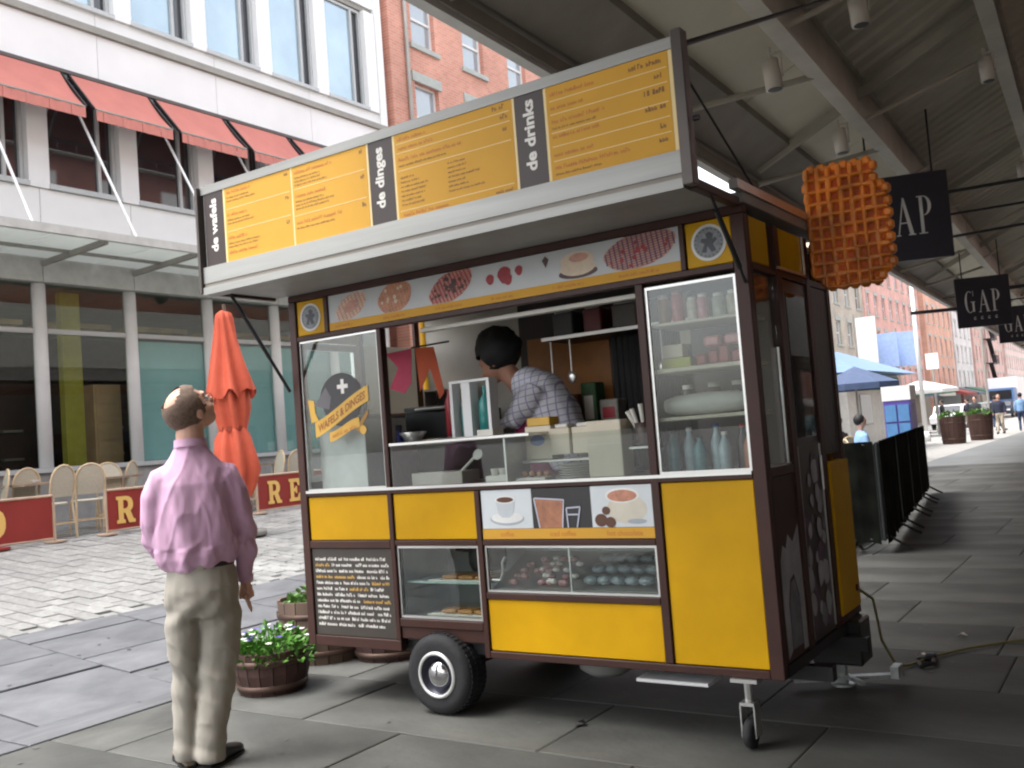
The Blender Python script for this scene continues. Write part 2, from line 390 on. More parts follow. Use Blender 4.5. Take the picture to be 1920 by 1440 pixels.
gl_sky = refl_glass('top_window_glass', (0.40,0.50,0.56), .5, ior=1.8); gl_sky.node_tree.nodes['Principled BSDF'].inputs['Metallic'].default_value = .55  # pale blue in the glass colour stands in for reflected sky
gl_shop = glass('cafe_glazing', (0.80,0.84,0.82), .9, ior=1.45)
Y0, YE = -2.98, 17.75
cols = [8.82+1.7*k for k in range(-7, 6)]           # facade column positions
# core walls behind the face, leaving the cafe open
P('core_wall', w_panel, bldg, -30, FX-.32, YE-.3, YE, 0, 15)
P('floor_slab', ledge_m, bldg, -30, FX-.1, Y0, YE-.31, 4.62, 5.0)
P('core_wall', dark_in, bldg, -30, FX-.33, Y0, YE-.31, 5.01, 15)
P('plinth', mat('plinth_stone', (0.34,0.34,0.33), .7, dirt=.2), bldg, FX-.3, FX+.06, Y0, YE, -.2, 1.44)
P('sill_ledge', w_frame, bldg, FX-.32, FX+.12, Y0, YE, 1.442, 1.52)
P('interior_floor', mat('cafe_floor', (0.10,0.06,0.04), .5), bldg, -22, FX-.31, Y0, YE-.31, .5, .6)
P('interior_back_wall', mat('cafe_back_wall', (0.07,0.035,0.025), .7, var=.3), bldg, -21.6, -21.4, Y0, YE-.31, .61, 4.6)
P('roof_slab', w_panel, bldg, -30, FX, Y0, YE, 15.01, 15.3)
# lintel band above the cafe, in panels
for a, b_ in zip(cols[:-1], cols[1:]):
    P('panel', mat('stone_band', (0.52,0.52,0.49), .7, var=.1, dirt=.1), bldg, FX-.3, FX+.02, a+.006, b_-.006, 4.58, 5.02)
    P('panel', w_panel, bldg, FX-.3, FX+.03, a+.006, b_-.006, 5.03, 6.14)
n_p = 0
for y in [Y0+2.6*k for k in range(9)]:
    y2 = min(y+2.59, YE)
    if y2-y > .3:
        P('panel', w_panel, bldg, FX-.3, FX+.03, y, y2, 8.30, 9.10); P('panel', w_panel, bldg, FX-.3, FX+.01, y, y2, 9.24, 9.50)
        P('panel', w_panel, bldg, FX-.3, FX+.03, y, y2, 12.1, 15.0)
P('ledge', ledge_m, bldg, FX-.3, FX+.10, Y0, YE, 9.11, 9.23)
P('head_strip', ledge_m, bldg, FX-.3, FX-.02, Y0, YE, 11.98, 12.09)
P('awning_rail', mat('dark_rail', (0.10,0.085,0.08), .5), bldg, FX+.031, FX+.11, Y0, YE, 8.22, 8.28)
for y in cols:
    P('pier', w_panel, bldg, FX-.3, FX+.07, y-.19, y+.17, 6.15, 8.29)
    P('pier', w_panel, bldg, FX-.3, FX+.07, y-.16, y+.2, 9.51, 11.97)
P('corner_pier', w_panel, bldg, FX-.3, FX+.08, YE-.21, YE+.02, 6.15, 15)
for y in cols:
    m = MB(); m.tube((FX-.16,y,1.52), (FX-.16,y,4.57), .115, n=16); m.build('column', white_p, bldg)
# cafe glazing, transoms
for k, (a, b_) in enumerate(zip(cols[:-1], cols[1:])):
    if b_ > YE: continue
    w = P('window', w_frame, bldg, FX-.2, FX-.12, a+.12, b_-.12, 3.74, 3.82)
    P('pane', gl_shop, w, FX-.165, FX-.157, a+.116, b_-.116, 1.521, 3.739)
    P('pane', gl_shop, w, FX-.165, FX-.157, a+.116, b_-.116, 3.821, 4.579)
    if k >= 8: P('screen', mat('teal_window_screen', (0.44,0.74,0.78), .55, var=.1, scale=1, dirt=.1), w, FX-.26, FX-.24, a+.05, b_-.05, 1.53, 3.70)
# interior things seen through the glass
m = MB(); m.box(-16.0,-15.85,9.62,9.98,.6,4.6); m.build('pillar', mat('olive_pillar', (0.55,0.48,0.06), .6), bldg)
cab = thing('drawer_cabinet', 'tall tan wooden drawer cabinet behind the cafe glass beside an olive pillar', 'cabinet', (-16,10.4,.6))
wood_t = mat('tan_wood', (0.70,0.46,0.26), .5, var=.15, scale=3)
P('body', wood_t, cab, -16.3,-15.8,10.14,10.68,.601,2.96)
for k in range(7): P('drawer', wood_t, cab, -15.797,-15.77,10.17,10.65,.66+.325*k,.96+.325*k)
for i, (a, b_, z) in enumerate(((10.8,11.4,2.6),(7.2,8.4,2.2),(5.5,6.6,2.5),(9.0,9.4,3.1))):
    s_ = thing('wall_shelf', ['dark shelf unit right of the tan cabinet inside the cafe','low dark counter unit at far left inside the cafe','dark sideboard deep inside the cafe, left of all others','narrow dark stand left of the olive pillar inside the cafe'][i], 'shelf', (-17,a,.6), 'dark units inside the cafe')
    P('carcass', mat('dark_wood', (0.05,0.02,0.015), .5), s_, -17.4,-16.9,a,b_,.601,z)
    for q in range(3): P('shelf', steel, s_, -16.899,-16.8,a+.02,b_-.02,1.2+q*.5,1.24+q*.5)
# yellow ceiling boxes seen in the transom lights
for i in range(6):
    P('ceiling_panel', mat('amber_ceiling_panel', (0.75,0.52,0.22), .6, var=.3, scale=2), bldg, -17.6,-16.6, 6.4+1.75*i, 7.6+1.75*i, 4.1, 4.2)
# upper windows: frame, wide pane and narrow pane each
def wide_window(a, b_, z0, z1, mg, nar=.32):
    f = MB(); X0, X1 = FX-.16, FX-.06; t = .06; s_ = b_-nar
    f.box(X0,X1,a,b_,z0,z0+t*1.4); f.box(X0,X1,a,b_,z1-t,z1)
    f.box(X0,X1,a,a+t,z0+t*1.4+.001,z1-t-.001); f.box(X0,X1,b_-t,b_,z0+t*1.4+.001,z1-t-.001); f.box(X0,X1,s_-t/2,s_+t/2,z0+t*1.4+.001,z1-t-.001)
    w_ = f.build('window', w_frame, bldg)
    P('pane', mg, w_, FX-.12, FX-.11, a+t-.004, s_-t/2+.004, z0+.08, z1-t+.004)
    P('pane', gl_dark, w_, FX-.14, FX-.13, s_+t/2-.004, b_-t+.004, z0+.08, z1-t+.004)
    P('sill', w_frame, w_, FX-.055, FX+.09, a-.02, b_+.02, z0-.05, z0+.03)
for a, b_ in zip(cols[:-1], cols[1:]):
    if b_ > YE: continue
    wide_window(a+.18, b_-.2, 6.2, 8.28, gl_dark); wide_window(a+.21, b_-.17, 9.55, 11.96, gl_sky)
# red awnings with their dark arms
aw_m = mat('awning_fabric', (0.50,0.17,0.135), .75, var=.08, scale=2, bump=.1)
for a, b_ in zip(cols[:-1], cols[1:]):
    if b_ > YE: continue
    y0, y1 = a+.62-.0, b_+.42
    m = MB(); n = 8; vs = []
    for i in range(n+1):
        t = i/n; x = FX+.1+.68*t; z = 8.21-.78*t-.05*math.sin(math.pi*t)
        vs += [(x,y0,z),(x,y1,z)]
    fs = [(2*i,2*i+1,2*i+3,2*i+2) for i in range(n)]
    m.add(vs, fs, True); m.add([(v[0],v[1],v[2]-.012) for v in vs], fs, True)
    aw = m.build('awning', aw_m, bldg)
    v_ = MB()
    for i in range(12):
        ya = y0+(y1-y0)*i/12; yb = y0+(y1-y0)*(i+1)/12; dx = .008*math.sin(i*2.1)
        v_.add([(FX+.785+dx,ya,7.43),(FX+.785-dx,yb,7.43),(FX+.785-dx,yb,7.24),(FX+.785+dx,ya,7.24)], [(0,1,2,3)], True)
    v_.build('valance', mat('awning_valance', (0.60,0.22,0.18), .75, var=.06), aw)
    r_ = MB(); r_.tube((FX+.775,y0,7.43),(FX+.775,y1,7.43),.022); r_.build('front_bar', ledge_m, aw)
    for yy in (y0-.03, y1+.03):
        r_ = MB(); r_.bar((FX+.08,yy,8.2),(FX+.76,yy,7.44),.03,.05); r_.build('arm', black, aw)
# glass ledge canopy over the cafe and its tie rods
P('canopy_ledge', mat('pale_ledge_edge', (0.55,0.55,0.52), .5), bldg, -13.20,-13.12,Y0,YE,4.93,5.06)
led_g = mat('translucent_ledge_glass', (0.72,0.74,0.70), .35, var=.12, scale=1.5, dirt=.15)
_n = led_g.node_tree; _t = _n.nodes.new('ShaderNodeBsdfTranslucent'); _t.inputs[0].default_value = (.80,.82,.78,1); _x = _n.nodes.new('ShaderNodeMixShader'); _x.inputs[0].default_value = .6
_n.links.new(_n.nodes['Principled BSDF'].outputs[0], _x.inputs[1]); _n.links.new(_t.outputs[0], _x.inputs[2]); _n.links.new(_x.outputs[0], _n.nodes['Material Output'].inputs[0])
y = Y0
while y < YE-.1:
    P('glass_panel', led_g, bldg, -14.96,-13.21,y+.02,min(y+.83,YE),4.975,4.995); y += .85
for y in cols:
    m = MB(); m.bar((FX+.03,y,4.88),(-13.2,y,4.93),.06,.09); m.build('bracket', ledge_m, bldg)
    m = MB(); m.bar((-14.2,y-.85,4.94),(-14.2,y+.85,4.94),.05,.05); m.build('purlin', ledge_m, bldg)
    m = MB(); m.tube((FX+.1,y+.62,7.78),(-13.15,y+.5,5.05),.022,n=8); m.build('tie_rod', white_p, bldg)
# small black camera under the ledge
m = MB(); m.ball((-14.2,11.9,4.72),.12); m.tube((-14.2,11.9,4.75),(-14.2,11.9,4.92),.03)
m.build('security_camera', black, None, 'small black domed camera under the glass ledge above the teal glazing', 'camera')

# ------------------------------------------------------------------ red brick building beyond it
b_br = brick_mat('warm_red_brick', (0.66,0.30,0.22), (0.56,0.24,0.17), (0.56,0.42,0.35))
bb = thing('brick_building', 'red brick building with stone lintels just beyond the white building', 'building', (FX,25,0))
trim_g = mat('grey_green_stone_trim', (0.40,0.43,0.40), .7, var=.1)
gl_far = refl_glass('far_window_glass', (0.30,0.36,0.40), .6, ior=2.2)
gl_far_d = refl_glass('far_window_glass_dark', (0.04,0.05,0.055), .5, ior=1.8)
def punched_wall(parent, X, y0, y1, z0, z1, wins, mtl, depth=.22, name='wall'):
    """wall face on plane X (facing +x) with rectangular openings cut through; wins = [(ya,yb,za,zb)]"""
    ys = sorted({y0,y1}|{w[0] for w in wins}|{w[1] for w in wins}); zs = sorted({z0,z1}|{w[2] for w in wins}|{w[3] for w in wins})
    mb = MB()
    for i in range(len(ys)-1):
        for k in range(len(zs)-1):
            cy, cz = (ys[i]+ys[i+1])/2, (zs[k]+zs[k+1])/2
            if any(w[0]<cy<w[1] and w[2]<cz<w[3] for w in wins): continue
            mb.add([(X,ys[i],zs[k]),(X,ys[i+1],zs[k]),(X,ys[i+1],zs[k+1]),(X,ys[i],zs[k+1])], [(0,1,2,3)])
    for a,b_,c_,d_ in wins:
        for q in (((a,c_),(b_,c_)),((b_,c_),(b_,d_)),((b_,d_),(a,d_)),((a,d_),(a,c_))):
            (p0,r0),(p1,r1) = q; mb.add([(X,p0,r0),(X,p1,r1),(X-depth,p1,r1),(X-depth,p0,r0)], [(0,1,2,3)])
    mb.add([(X,y0,z0),(X,y0,z1),(X-12,y0,z1),(X-12,y0,z0)], [(0,1,2,3)]); mb.add([(X,y1,z0),(X,y1,z1),(X-12,y1,z1),(X-12,y1,z0)], [(0,1,2,3)])
    mb.add([(X,y0,z1),(X,y1,z1),(X-12,y1,z1),(X-12,y0,z1)], [(0,1,2,3)])
    return mb.build(name, mtl, parent)
SASH = {}
def sash_window(parent, X, w, h, y, z, mtl_f, mtl_g, key, lintel=True):
    """sash window proto per size: window > pane, sill, lintel; later ones share the meshes"""
    if key not in SASH:
        f = MB(); t = .055; f.box(-.2,-.13,-w/2,w/2,0,t); f.box(-.2,-.13,-w/2,w/2,h-t,h); f.box(-.2,-.13,-w/2,-w/2+t,t+.001,h-t-.001); f.box(-.2,-.13,w/2-t,w/2,t+.001,h-t-.001)
        f.box(-.19,-.12,-w/2+t+.001,w/2-t-.001,h/2-.03,h/2+.03)
        me1 = f.build('window', mtl_f, None).data
        g_ = MB(); g_.box(-.17,-.165,-w/2+t-.003,w/2-t+.003,t-.003,h/2-.029); g_.box(-.16,-.155,-w/2+t-.003,w/2-t+.003,h/2+.029,h-t+.003)
        me2 = g_.build('pane', mtl_g, None).data
        s_ = MB(); s_.box(-.12,.07,-w/2-.12,w/2+.12,-.13,-.002); me3 = s_.build('sill', trim_g, None).data
        l_ = MB(); l_.box(-.05,.04,-w/2-.12,w/2+.12,h+.002,h+.26); me4 = l_.build('lintel', trim_g, None).data
        for o in [o for o in COL.objects if o.data in (me1,me2,me3,me4)]: bpy.data.objects.remove(o)
        SASH[key] = (me1,me2,me3,me4)
    me1,me2,me3,me4 = SASH[key]
    o0 = org(parent)
    wn_ = bpy.data.objects.new('window', me1); COL.objects.link(wn_); wn_.parent = parent; wn_.location = Vector((X,y,z))-o0
    for nm, me in (('pane',me2),('sill',me3),('lintel',me4)):
        if nm == 'lintel' and not lintel: continue
        c_ = bpy.data.objects.new(nm, me); COL.objects.link(c_); c_.parent = wn_
    return wn_
wins = []
for r_, (z0, h) in enumerate(((3.6,2.0),(6.3,1.9),(9.0,1.75),(11.75,1.5),(14.3,1.4))):
    for k in range(7): wins.append((19.05+2.23*k, 19.05+2.23*k+.98, z0, z0+h))
punched_wall(bb, FX, 18.75, 34.4, 0, 17.4, wins, b_br)
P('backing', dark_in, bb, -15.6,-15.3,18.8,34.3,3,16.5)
for (a,b_,c_,d_) in wins: sash_window(bb, FX, .98, d_-c_, (a+b_)/2, c_, white_p, gl_far, ('bb', round(d_-c_,2)))
P('pilaster', b_br, bb, FX-.3, FX+.12, 18.0, 18.72, 0, 17.4)
m = MB(); m.tube((FX+.19,18.6,.2),(FX+.19,18.6,17.2),.05,n=10); m.build('drainpipe', ledge_m, bb)
P('cornice', trim_g, bb, FX-.4, FX+.35, 18.0, 34.4, 17.41, 17.9)
P('shopfront', mat('shopfront_dark', (0.05,0.05,0.05), .5), bb, FX+.003, FX+.12, 18.9,34.3,0.1,3.2)

# ------------------------------------------------------------------ far row of buildings down the street
far_specs = [  # y0,y1,X,height, brick colour (farther ones paled in place of haze), label, storeys
 (36,50,-15.2,10.5,(0.40,0.15,0.10),'plain red brick house between the near brick building and the grey one',4),
 (50.4,66,-15.6,10.2,(0.50,0.45,0.38),'pale grey stone house behind the cart',4),
 (66.4,76.2,-18.2,15.5,(0.72,0.65,0.50),'cream rendered house at the left edge of the street gap',5),
 (76.5,97.5,-18.0,17,(0.68,0.40,0.34),'tall pink-red brick building with a white banner on its front',6),
 (98,112,-17.6,15,(0.66,0.38,0.28),'orange-brown brick building with pale stone piers behind the lamp post',5),
 (112.5,124,-17.5,14,(0.66,0.62,0.60),'light grey stone building right of the orange-brown one',5),
 (124.5,150,-17.3,15,(0.62,0.40,0.35),'dusky brick building with an iron fire escape',5),
 (150.5,185,-17.0,14,(0.68,0.50,0.45),'pale pink brick building beyond the fire escape',5),
 (185.5,250,-16.5,13.5,(0.66,0.48,0.43),'farthest pale brick block at the end of the street',4)]
for i, (y0,y1,X,h,c_,lb,st) in enumerate(far_specs):
    f = thing('far_building', lb, 'building', (X,(y0+y1)/2,0), 'row of houses down the street')
    bm_ = brick_mat('far_brick_%d' % i, c_, tuple(v*.85 for v in c_), tuple(min(1,v*1.15) for v in c_))
    sh = h/st; wins = []; nw = max(3, int((y1-y0)/2.6)); pitch = (y1-y0)/nw
    for r_ in range(1, st):
        for k in range(nw): wins.append((y0+pitch*(k+.5)-.52, y0+pitch*(k+.5)+.52, r_*sh+.5, r_*sh+.5+sh*.58))
    punched_wall(f, X, y0, y1, 0, h, wins, bm_)
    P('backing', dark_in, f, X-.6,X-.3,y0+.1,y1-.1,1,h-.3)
    for q, (a,b_,z0,z1) in enumerate(wins):
        sash_window(f, X, 1.04, z1-z0, (a+b_)/2, z0, white_p, gl_far if (q*7+i)%3 else gl_far_d, (i, (q*7+i)%3 == 0), lintel=True)
    P('cornice', trim_g, f, X-.3,X+.4,y0,y1,h+.001,h+.45)
    P('shopfront', mat('shopfront_%d' % (i%3), [(0.30,0.26,0.2),(0.07,0.09,0.08),(0.12,0.05,0.04)][i%3], .5), f, X+.003, X+.3, y0+.3,y1-.3,.1,2.9)
    if i == 6:
        for r_ in (1,2,3,4):
            e = MB(); zz = r_*sh+.2; e.box(X+.1,X+1.2,y0+6,y0+11,zz,zz+.06)
            for yy in range(11): e.box(X+1.15,X+1.19,y0+6+yy*.5-.015,y0+6+yy*.5+.02,zz+.06,zz+1)
            e.box(X+1.14,X+1.2,y0+6,y0+11.05,zz+1,zz+1.05); e.bar((X+.8,y0+6.5,zz),(X+.8,y0+10.5,zz-sh),.5,.06)
            e.build('fire_escape', black, f)
# street closure far away
P('far_building', mat('closing_block', (0.5,0.42,0.38), .8, scale=.4), None, -14, 60, 420, 430, 0, 16, label='pale block closing the far end of the street', cat='building')

# right-hand row of brick shops behind the canopy (outside the frame, shades and reflects)
rb = thing('brick_shop_row', 'brick shop row that carries the canopy, beyond the right edge of the view', 'building', (4.6,20,0))
rb_m = brick_mat('shop_row_brick', (0.36,0.13,0.09), (0.28,0.10,0.07), (0.3,0.22,0.18))
P('wall', rb_m, rb, 4.6, 14, -30, 120, 0, 14.5)
P('granite_base', mat('pale_granite', (0.52,0.52,0.50), .6, var=.1), rb, 4.3, 4.499, -30, 120, 0, 4.4)
P('cornice', trim_g, rb, 4.2, 4.599, -30, 120, 13.9, 14.6)
k = 0
for yy in range(-28, 60, 3):
    for z0 in (6.2, 8.9, 11.5):
        P('window', white_p, rb, 4.56, 4.599, yy, yy+1.2, z0, z0+1.7); 
    P('shop_window', gl_dark, rb, 4.27, 4.298, yy-.2, yy+1.3, .9, 2.9)

# ------------------------------------------------------------------ canopy over the pavement
CD = Vector((-.0415,.99914,0)); CN = Vector((.99914,.0415,0))
CM = Matrix(((CN.x,CD.x,0,0),(CN.y,CD.y,0,0),(0,0,1,0),(0,0,0,1)))   # (n, along, z) -> world
cn = thing('pavement_canopy', 'long white painted steel canopy over the pavement with ribbed sloping soffit', 'canopy', (0,10,0))
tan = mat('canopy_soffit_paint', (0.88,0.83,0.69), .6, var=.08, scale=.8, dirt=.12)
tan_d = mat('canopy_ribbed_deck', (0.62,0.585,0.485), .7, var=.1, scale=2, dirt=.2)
steel_p = mat('canopy_steel_paint', (0.52,0.495,0.42), .55, var=.1, scale=3, dirt=.2)
fas_m = mat('canopy_fascia_brown', (0.30,0.265,0.225), .6, var=.12, scale=3, dirt=.2)
CA, CB = -9.0, 62.0
def cbox(name, mtl, n0,n1,a0,a1,z0,z1): return MB().box(n0,n1,a0,a1,z0,z1,M=CM).build(name, mtl, cn)
cbox('edge_channel', mat('canopy_edge_pale', (0.46,0.45,0.42), .5, var=.06), -3.16,-3.08,CA,CB,3.96,4.34)
cbox('gutter', black, -3.20,-3.161,CA,CB,4.02,4.07)
cbox('gutter_box', mat('gutter_box_grey', (0.36,0.35,0.33), .55, var=.08), -3.34,-3.201,CA,CB,4.10,4.42)
MB().bar(CM@Vector((-3.07,CA,4.05)), CM@Vector((-3.07,CB,4.05)), .02, .1).build('edge_flange', fas_m, cn)
def slope(n): return 4.18+(n+3.05)*.50          # underside height of the deck
def cslab(name, mtl, n0,n1,a0,a1,dz0,dz1):
    vs = []
    for a in (a0,a1):
        for n_,d_ in ((n0,dz0),(n1,dz0),(n1,dz1),(n0,dz1)): vs.append(CM@Vector((n_,a,slope(n_)+d_)))
    return MB().add(vs, [(0,1,2,3),(7,6,5,4),(0,4,5,1),(1,5,6,2),(2,6,7,3),(3,7,4,0)]).build(name, mtl, cn)
cslab('inner_fascia', fas_m, -3.06,-2.62,CA,CB,-.02,.20)
a = CA
while a < CB:                                            # smooth soffit sheets, bay by bay
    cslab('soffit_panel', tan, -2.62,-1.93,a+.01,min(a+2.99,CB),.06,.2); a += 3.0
def ribbed(name, n0, n1, a0, a1, mtl, step):
    mb = MB(); a = a0; vs = []; fs = []
    while a < a1:
        for (u_, d_) in ((0,.14),(.35,.14),(.5,.11),(.85,.11)):
            for n_ in (n0,n1): vs.append(CM@Vector((n_,a+u_*step,slope(n_)+d_)))
        a += step
    for i in range(len(vs)//2-1): fs.append((2*i,2*i+1,2*i+3,2*i+2))
    mb.add(vs, fs); return mb.build(name, mtl, cn)
for k in range(int((CB-CA)/3)):
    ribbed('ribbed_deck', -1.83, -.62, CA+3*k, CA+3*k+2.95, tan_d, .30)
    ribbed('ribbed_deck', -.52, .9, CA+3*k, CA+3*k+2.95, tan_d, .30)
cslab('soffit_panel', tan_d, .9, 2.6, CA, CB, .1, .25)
cslab('roof_sheet', ledge_m, -3.1, 2.62, CA, CB, .3, .36)
MB().box(2.5,4.4,CA,CB,6.9,7.1,M=CM).build('flat_roof', ledge_m, cn)
for n_, dp in ((-1.88,.34),(-.57,.34),(.95,.34)):        # long purlin beams
    z = slope(n_)
    MB().box(n_-.015,n_+.015,CA,CB,z-dp+.03,z+.14,M=CM).build('beam_web', steel_p, cn)
    MB().box(n_-.075,n_+.075,CA,CB,z-dp,z-dp+.029,M=CM).build('beam_flange', steel_p, cn)
    MB().box(n_-.075,n_+.075,CA,CB,z+.141,z+.165,M=CM).build('beam_flange', steel_p, cn)
for k in range(24):                                     # rafters and diagonal pipe struts
    a = CA+1.5+3.0*k
    p0 = CM@Vector((-3.0,a,slope(-3.0)-.02)); p1 = CM@Vector((2.4,a,slope(2.4)-.08))
    if k % 2 == 0: MB().bar(p0, p1, .05, .10).build('rafter', steel_p, cn)
    MB().tube(CM@Vector((-3.04,a+.12,4.05)), CM@Vector((-1.9,a+1.25,slope(-1.9)-.3)), .028, n=8).build('strut', steel_p, cn)
    MB().tube(CM@Vector((-1.84,a,slope(-1.88)-.30)), CM@Vector((-.6,a+.9,slope(-.57)-.30)), .025, n=8).build('strut', steel_p, cn)
    if k % 3 == 2 and a > 12:
        MB().tube(CM@Vector((-3.04,a,4.03)), CM@Vector((4.4,a,4.2)), .022, n=6).build('tie_rod', black, cn)
for a in range(-6, 60, 6):
    MB().box(1.6,1.85,a-.12,a+.12,0,6.4,M=CM).build('post', steel_p, cn)
# cylindrical spotlights hung from the beams
def spot(n_, a, lab, L=.24):
    z = slope(n_)-.36; c_ = CM@Vector((n_,a,z))
    t = thing('canopy_spotlight', lab, 'spotlight', c_, 'spotlights under the canopy')
    MB().tube(c_+Vector((0,0,-.10)), c_+Vector((.02,0,-.10-L)), .065, .07, n=14).build('housing', cream, t)
    MB().disc(c_+Vector((.02,0,-.10-L-.001)), .055, (0,0,-1), th=.004).build('lens', black, t)
    MB().tube(c_, c_+Vector((0,0,-.13)), .014).tube(c_+Vector((.09,0,-.05)), c_+Vector((.09,0,-.25)), .008).tube(c_+Vector((0,0,-.05)), c_+Vector((.09,0,-.05)), .008).build('bracket', steel_p, t)
spot(-1.98, 7.55, 'white cylinder spotlight nearest the menu board end')
spot(-1.98, 9.9, 'white cylinder spotlight above the waffle sign')
spot(-1.98, 13.2, 'white cylinder spotlight behind the waffle sign, lost against the soffit')
spot(-1.30, 7.6, 'white cylinder spotlight at the top edge where the black rod ends')
spot(-.68, 10.8, 'white cylinder spotlight on the right-hand beam')
spot(-.68, 16.0, 'smaller spotlight far along the right-hand beam')

# ================================================================== THE FOOD CART
cart = thing('food_cart', 'yellow and brown waffle cart trailer with a raised menu board, parked by the canopy', 'food cart', (-2.85,4.65,0))
XL, XR, YF, YB, ZB, ZT = -4.27, -1.42, 4.04, 5.29, .305, 2.37
def C(name, mtl, *b, par=None, bv=.003, **k): return P(name, mtl, par or cart, *b, bv=bv, **k)
# posts and rails of the front
for x0,x1,z0,z1 in ((-4.27,-4.213,ZB,2.329),(-3.588,-3.555,.365,2.09),(-2.990,-2.957,ZB,1.164),(-1.971,-1.931,.345,2.09),(-1.482,-1.42,ZB,2.329)):
    C('post', brown, x0,x1,YF,YF+.05,z0,z1)
for x0,x1,z0,z1 in ((-4.212,-3.556,.306,.363),(-4.212,-3.589,.866,.909),(-3.554,-2.991,.881,.909),(-2.956,-1.972,.881,.909),(-2.956,-1.972,.607,.639),(-2.956,-1.483,.306,.341),
                    (-4.212,-1.483,1.167,1.199),(-4.212,-1.483,2.091,2.119),(-4.27,-1.42,2.331,2.369),(-3.554,-2.991,.44,.485),(-3.982,-3.950,2.12,2.33),(-1.731,-1.705,2.12,2.33)):
    C('rail', brown, x0,x1,YF+.001,YF+.049,z0,z1)
C('wheel_arch', brown, -3.554,-2.991,YF+.012,YF+.04,.375,.439)
# panels
def ypanel(x0,x1,z0,z1): return C('panel', yellow, x0+.002,x1-.002,YF+.012,YF+.03,z0+.002,z1-.002, bv=.004)
ypanel(-4.212,-3.589,.91,1.166); ypanel(-3.554,-2.991,.91,1.166); ypanel(-1.930,-1.483,.342,1.166); ypanel(-2.956,-1.972,.342,.606)
logoL = ypanel(-4.212,-3.983,2.12,2.33); logoR = ypanel(-1.704,-1.483,2.12,2.33)
def badge(x, z, par):
    b = MB(); b.disc((x,YF+.0105,z), .083, (0,-1,0), 28, th=.0025); bo = b.build('badge', mat('badge_ring_white', (0.66,0.66,0.63), .5), par)
    y = YF+.0075
    MB().disc((x,y,z), .070, (0,-1,0), 28, th=.001).build('badge_face', mat('badge_face_grey', (0.22,0.24,0.26), .5, var=.3, scale=40), bo)
    g_ = MB(); yy = YF+.0062
    lion = [(-.035,-.04),(-.012,-.045),(-.006,-.015),(.012,-.045),(.034,-.04),(.022,-.01),(.042,.008),(.034,.02),(.018,.012),(.026,.034),(.008,.048),(-.012,.040),(-.006,.018),(-.03,.022),(-.038,.008),(-.018,-.004)]
    g_.poly([(x+a,yy,z+c) for a,c in lion], (0,-.0006,0))
    for k in range(20):
        t = k*math.pi/10; g_.box(x+.062*math.cos(t)-.003, x+.062*math.cos(t)+.003, yy-.0006, yy, z+.062*math.sin(t)-.003, z+.062*math.sin(t)+.003)
    g_.build('emblem', mat('emblem_dark', (0.06,0.065,0.08), .5), bo)
badge(-4.097, 2.225, logoL); badge(-1.592, 2.226, logoR)

# ---- pictures printed on the header strip
strip = C('photo_strip', mat('photo_strip_pale', (0.46,0.48,0.49), .4, var=.08, scale=3), -3.947,-1.733,YF+.012,YF+.03,2.122,2.328, bv=.001)
C('strip_edge', menu_y, -3.946,-1.734,YF+.0095,YF+.0118,2.123,2.168, par=strip, bv=0)
_f = MB(); rs = random.Random(11)
x = -3.9
for w in (.22,.25,.3,.22,.3,.35):
    scribble(_f, x, 2.138, w*.62, .015, YF+.0094, rs); x += .37
_f.build('caption', ink_o, strip, kind='stuff')
cA = mat('print_pale_waffle', (0.42,0.24,0.16), .5, var=.25, scale=30); cB = mat('print_red_waffle', (0.50,0.16,0.06), .5, var=.3, scale=30)
cC = mat('print_berry', (0.30,0.02,0.03), .5, var=.3, scale=30); cD = mat('print_choc', (0.07,0.03,0.03), .5, var=.3, scale=30); cE = mat('print_cream', (0.62,0.50,0.38), .5, var=.15, scale=20)
cF = mat('print_purple_grid', (0.13,0.05,0.09), .5, var=.3, scale=30); cG = mat('print_pink_waffle', (0.50,0.26,0.20), .5, var=.2, scale=20)
def print_waffle(cx, cz, rx, rz, rot, face, grid, yo, par, n=5, cream=None, dots=None, nd=0, clip=(2.17,2.327)):
    cr, sr = math.cos(rot), math.sin(rot)
    def tr(a, b): return cx+a*cr-b*sr, min(clip[1],max(clip[0],cz+a*sr+b*cr))
    def E_(s, yy): return [(lambda p: (p[0],yy,p[1]))(tr(s*rx*math.cos(t)*(1+.03*math.sin(5*t)), s*rz*math.sin(t))) for t in [2*math.pi*i/26 for i in range(26)]]
    m_ = MB(); m_.add(E_(1.0,yo), [tuple(range(26))]); o_ = m_.build('printed_waffle', face, par)
    g_ = MB(); yy = yo-.0006
    for k in range(-n, n+1):
        for (ax, r1, r2) in ((0,rx,rz),(1,rz,rx)):
            u = k/(n+.5); L = math.sqrt(max(0,1-u*u))*.93; hw = .16*r1/n
            q = [(u*r1-hw,-L*r2),(u*r1+hw,-L*r2),(u*r1+hw,L*r2),(u*r1-hw,L*r2)]
            if ax: q = [(b,a) for a,b in q]
            g_.add([(tr(*p)[0], yy-.0002*ax, tr(*p)[1]) for p in q], [(0,1,2,3)])
    g_.build('printed_grid', grid, o_)
    if cream:
        c_ = MB(); c_.add([(p[0]+.01*math.sin(i*1.7),yy-.0006,p[2]) for i,p in enumerate(E_(.45,0))], [tuple(range(26))]); c_.build('printed_topping', cream, o_)
    if dots:
        d_ = MB()
        for q in range(nd):
            a = rs.uniform(0,6.28); r_ = rs.uniform(0,.85); p = tr(r_*rx*math.cos(a), r_*rz*math.sin(a)); d_.disc((p[0],yy-.0008-.00003*q,p[1]), rs.uniform(.006,.013), (0,-1,0), 8)
        d_.build('printed_topping', dots, o_)
yo = YF+.0108
print_waffle(-3.77,2.245,.125,.068,R(22),cE,cG,yo,strip,4,cG)
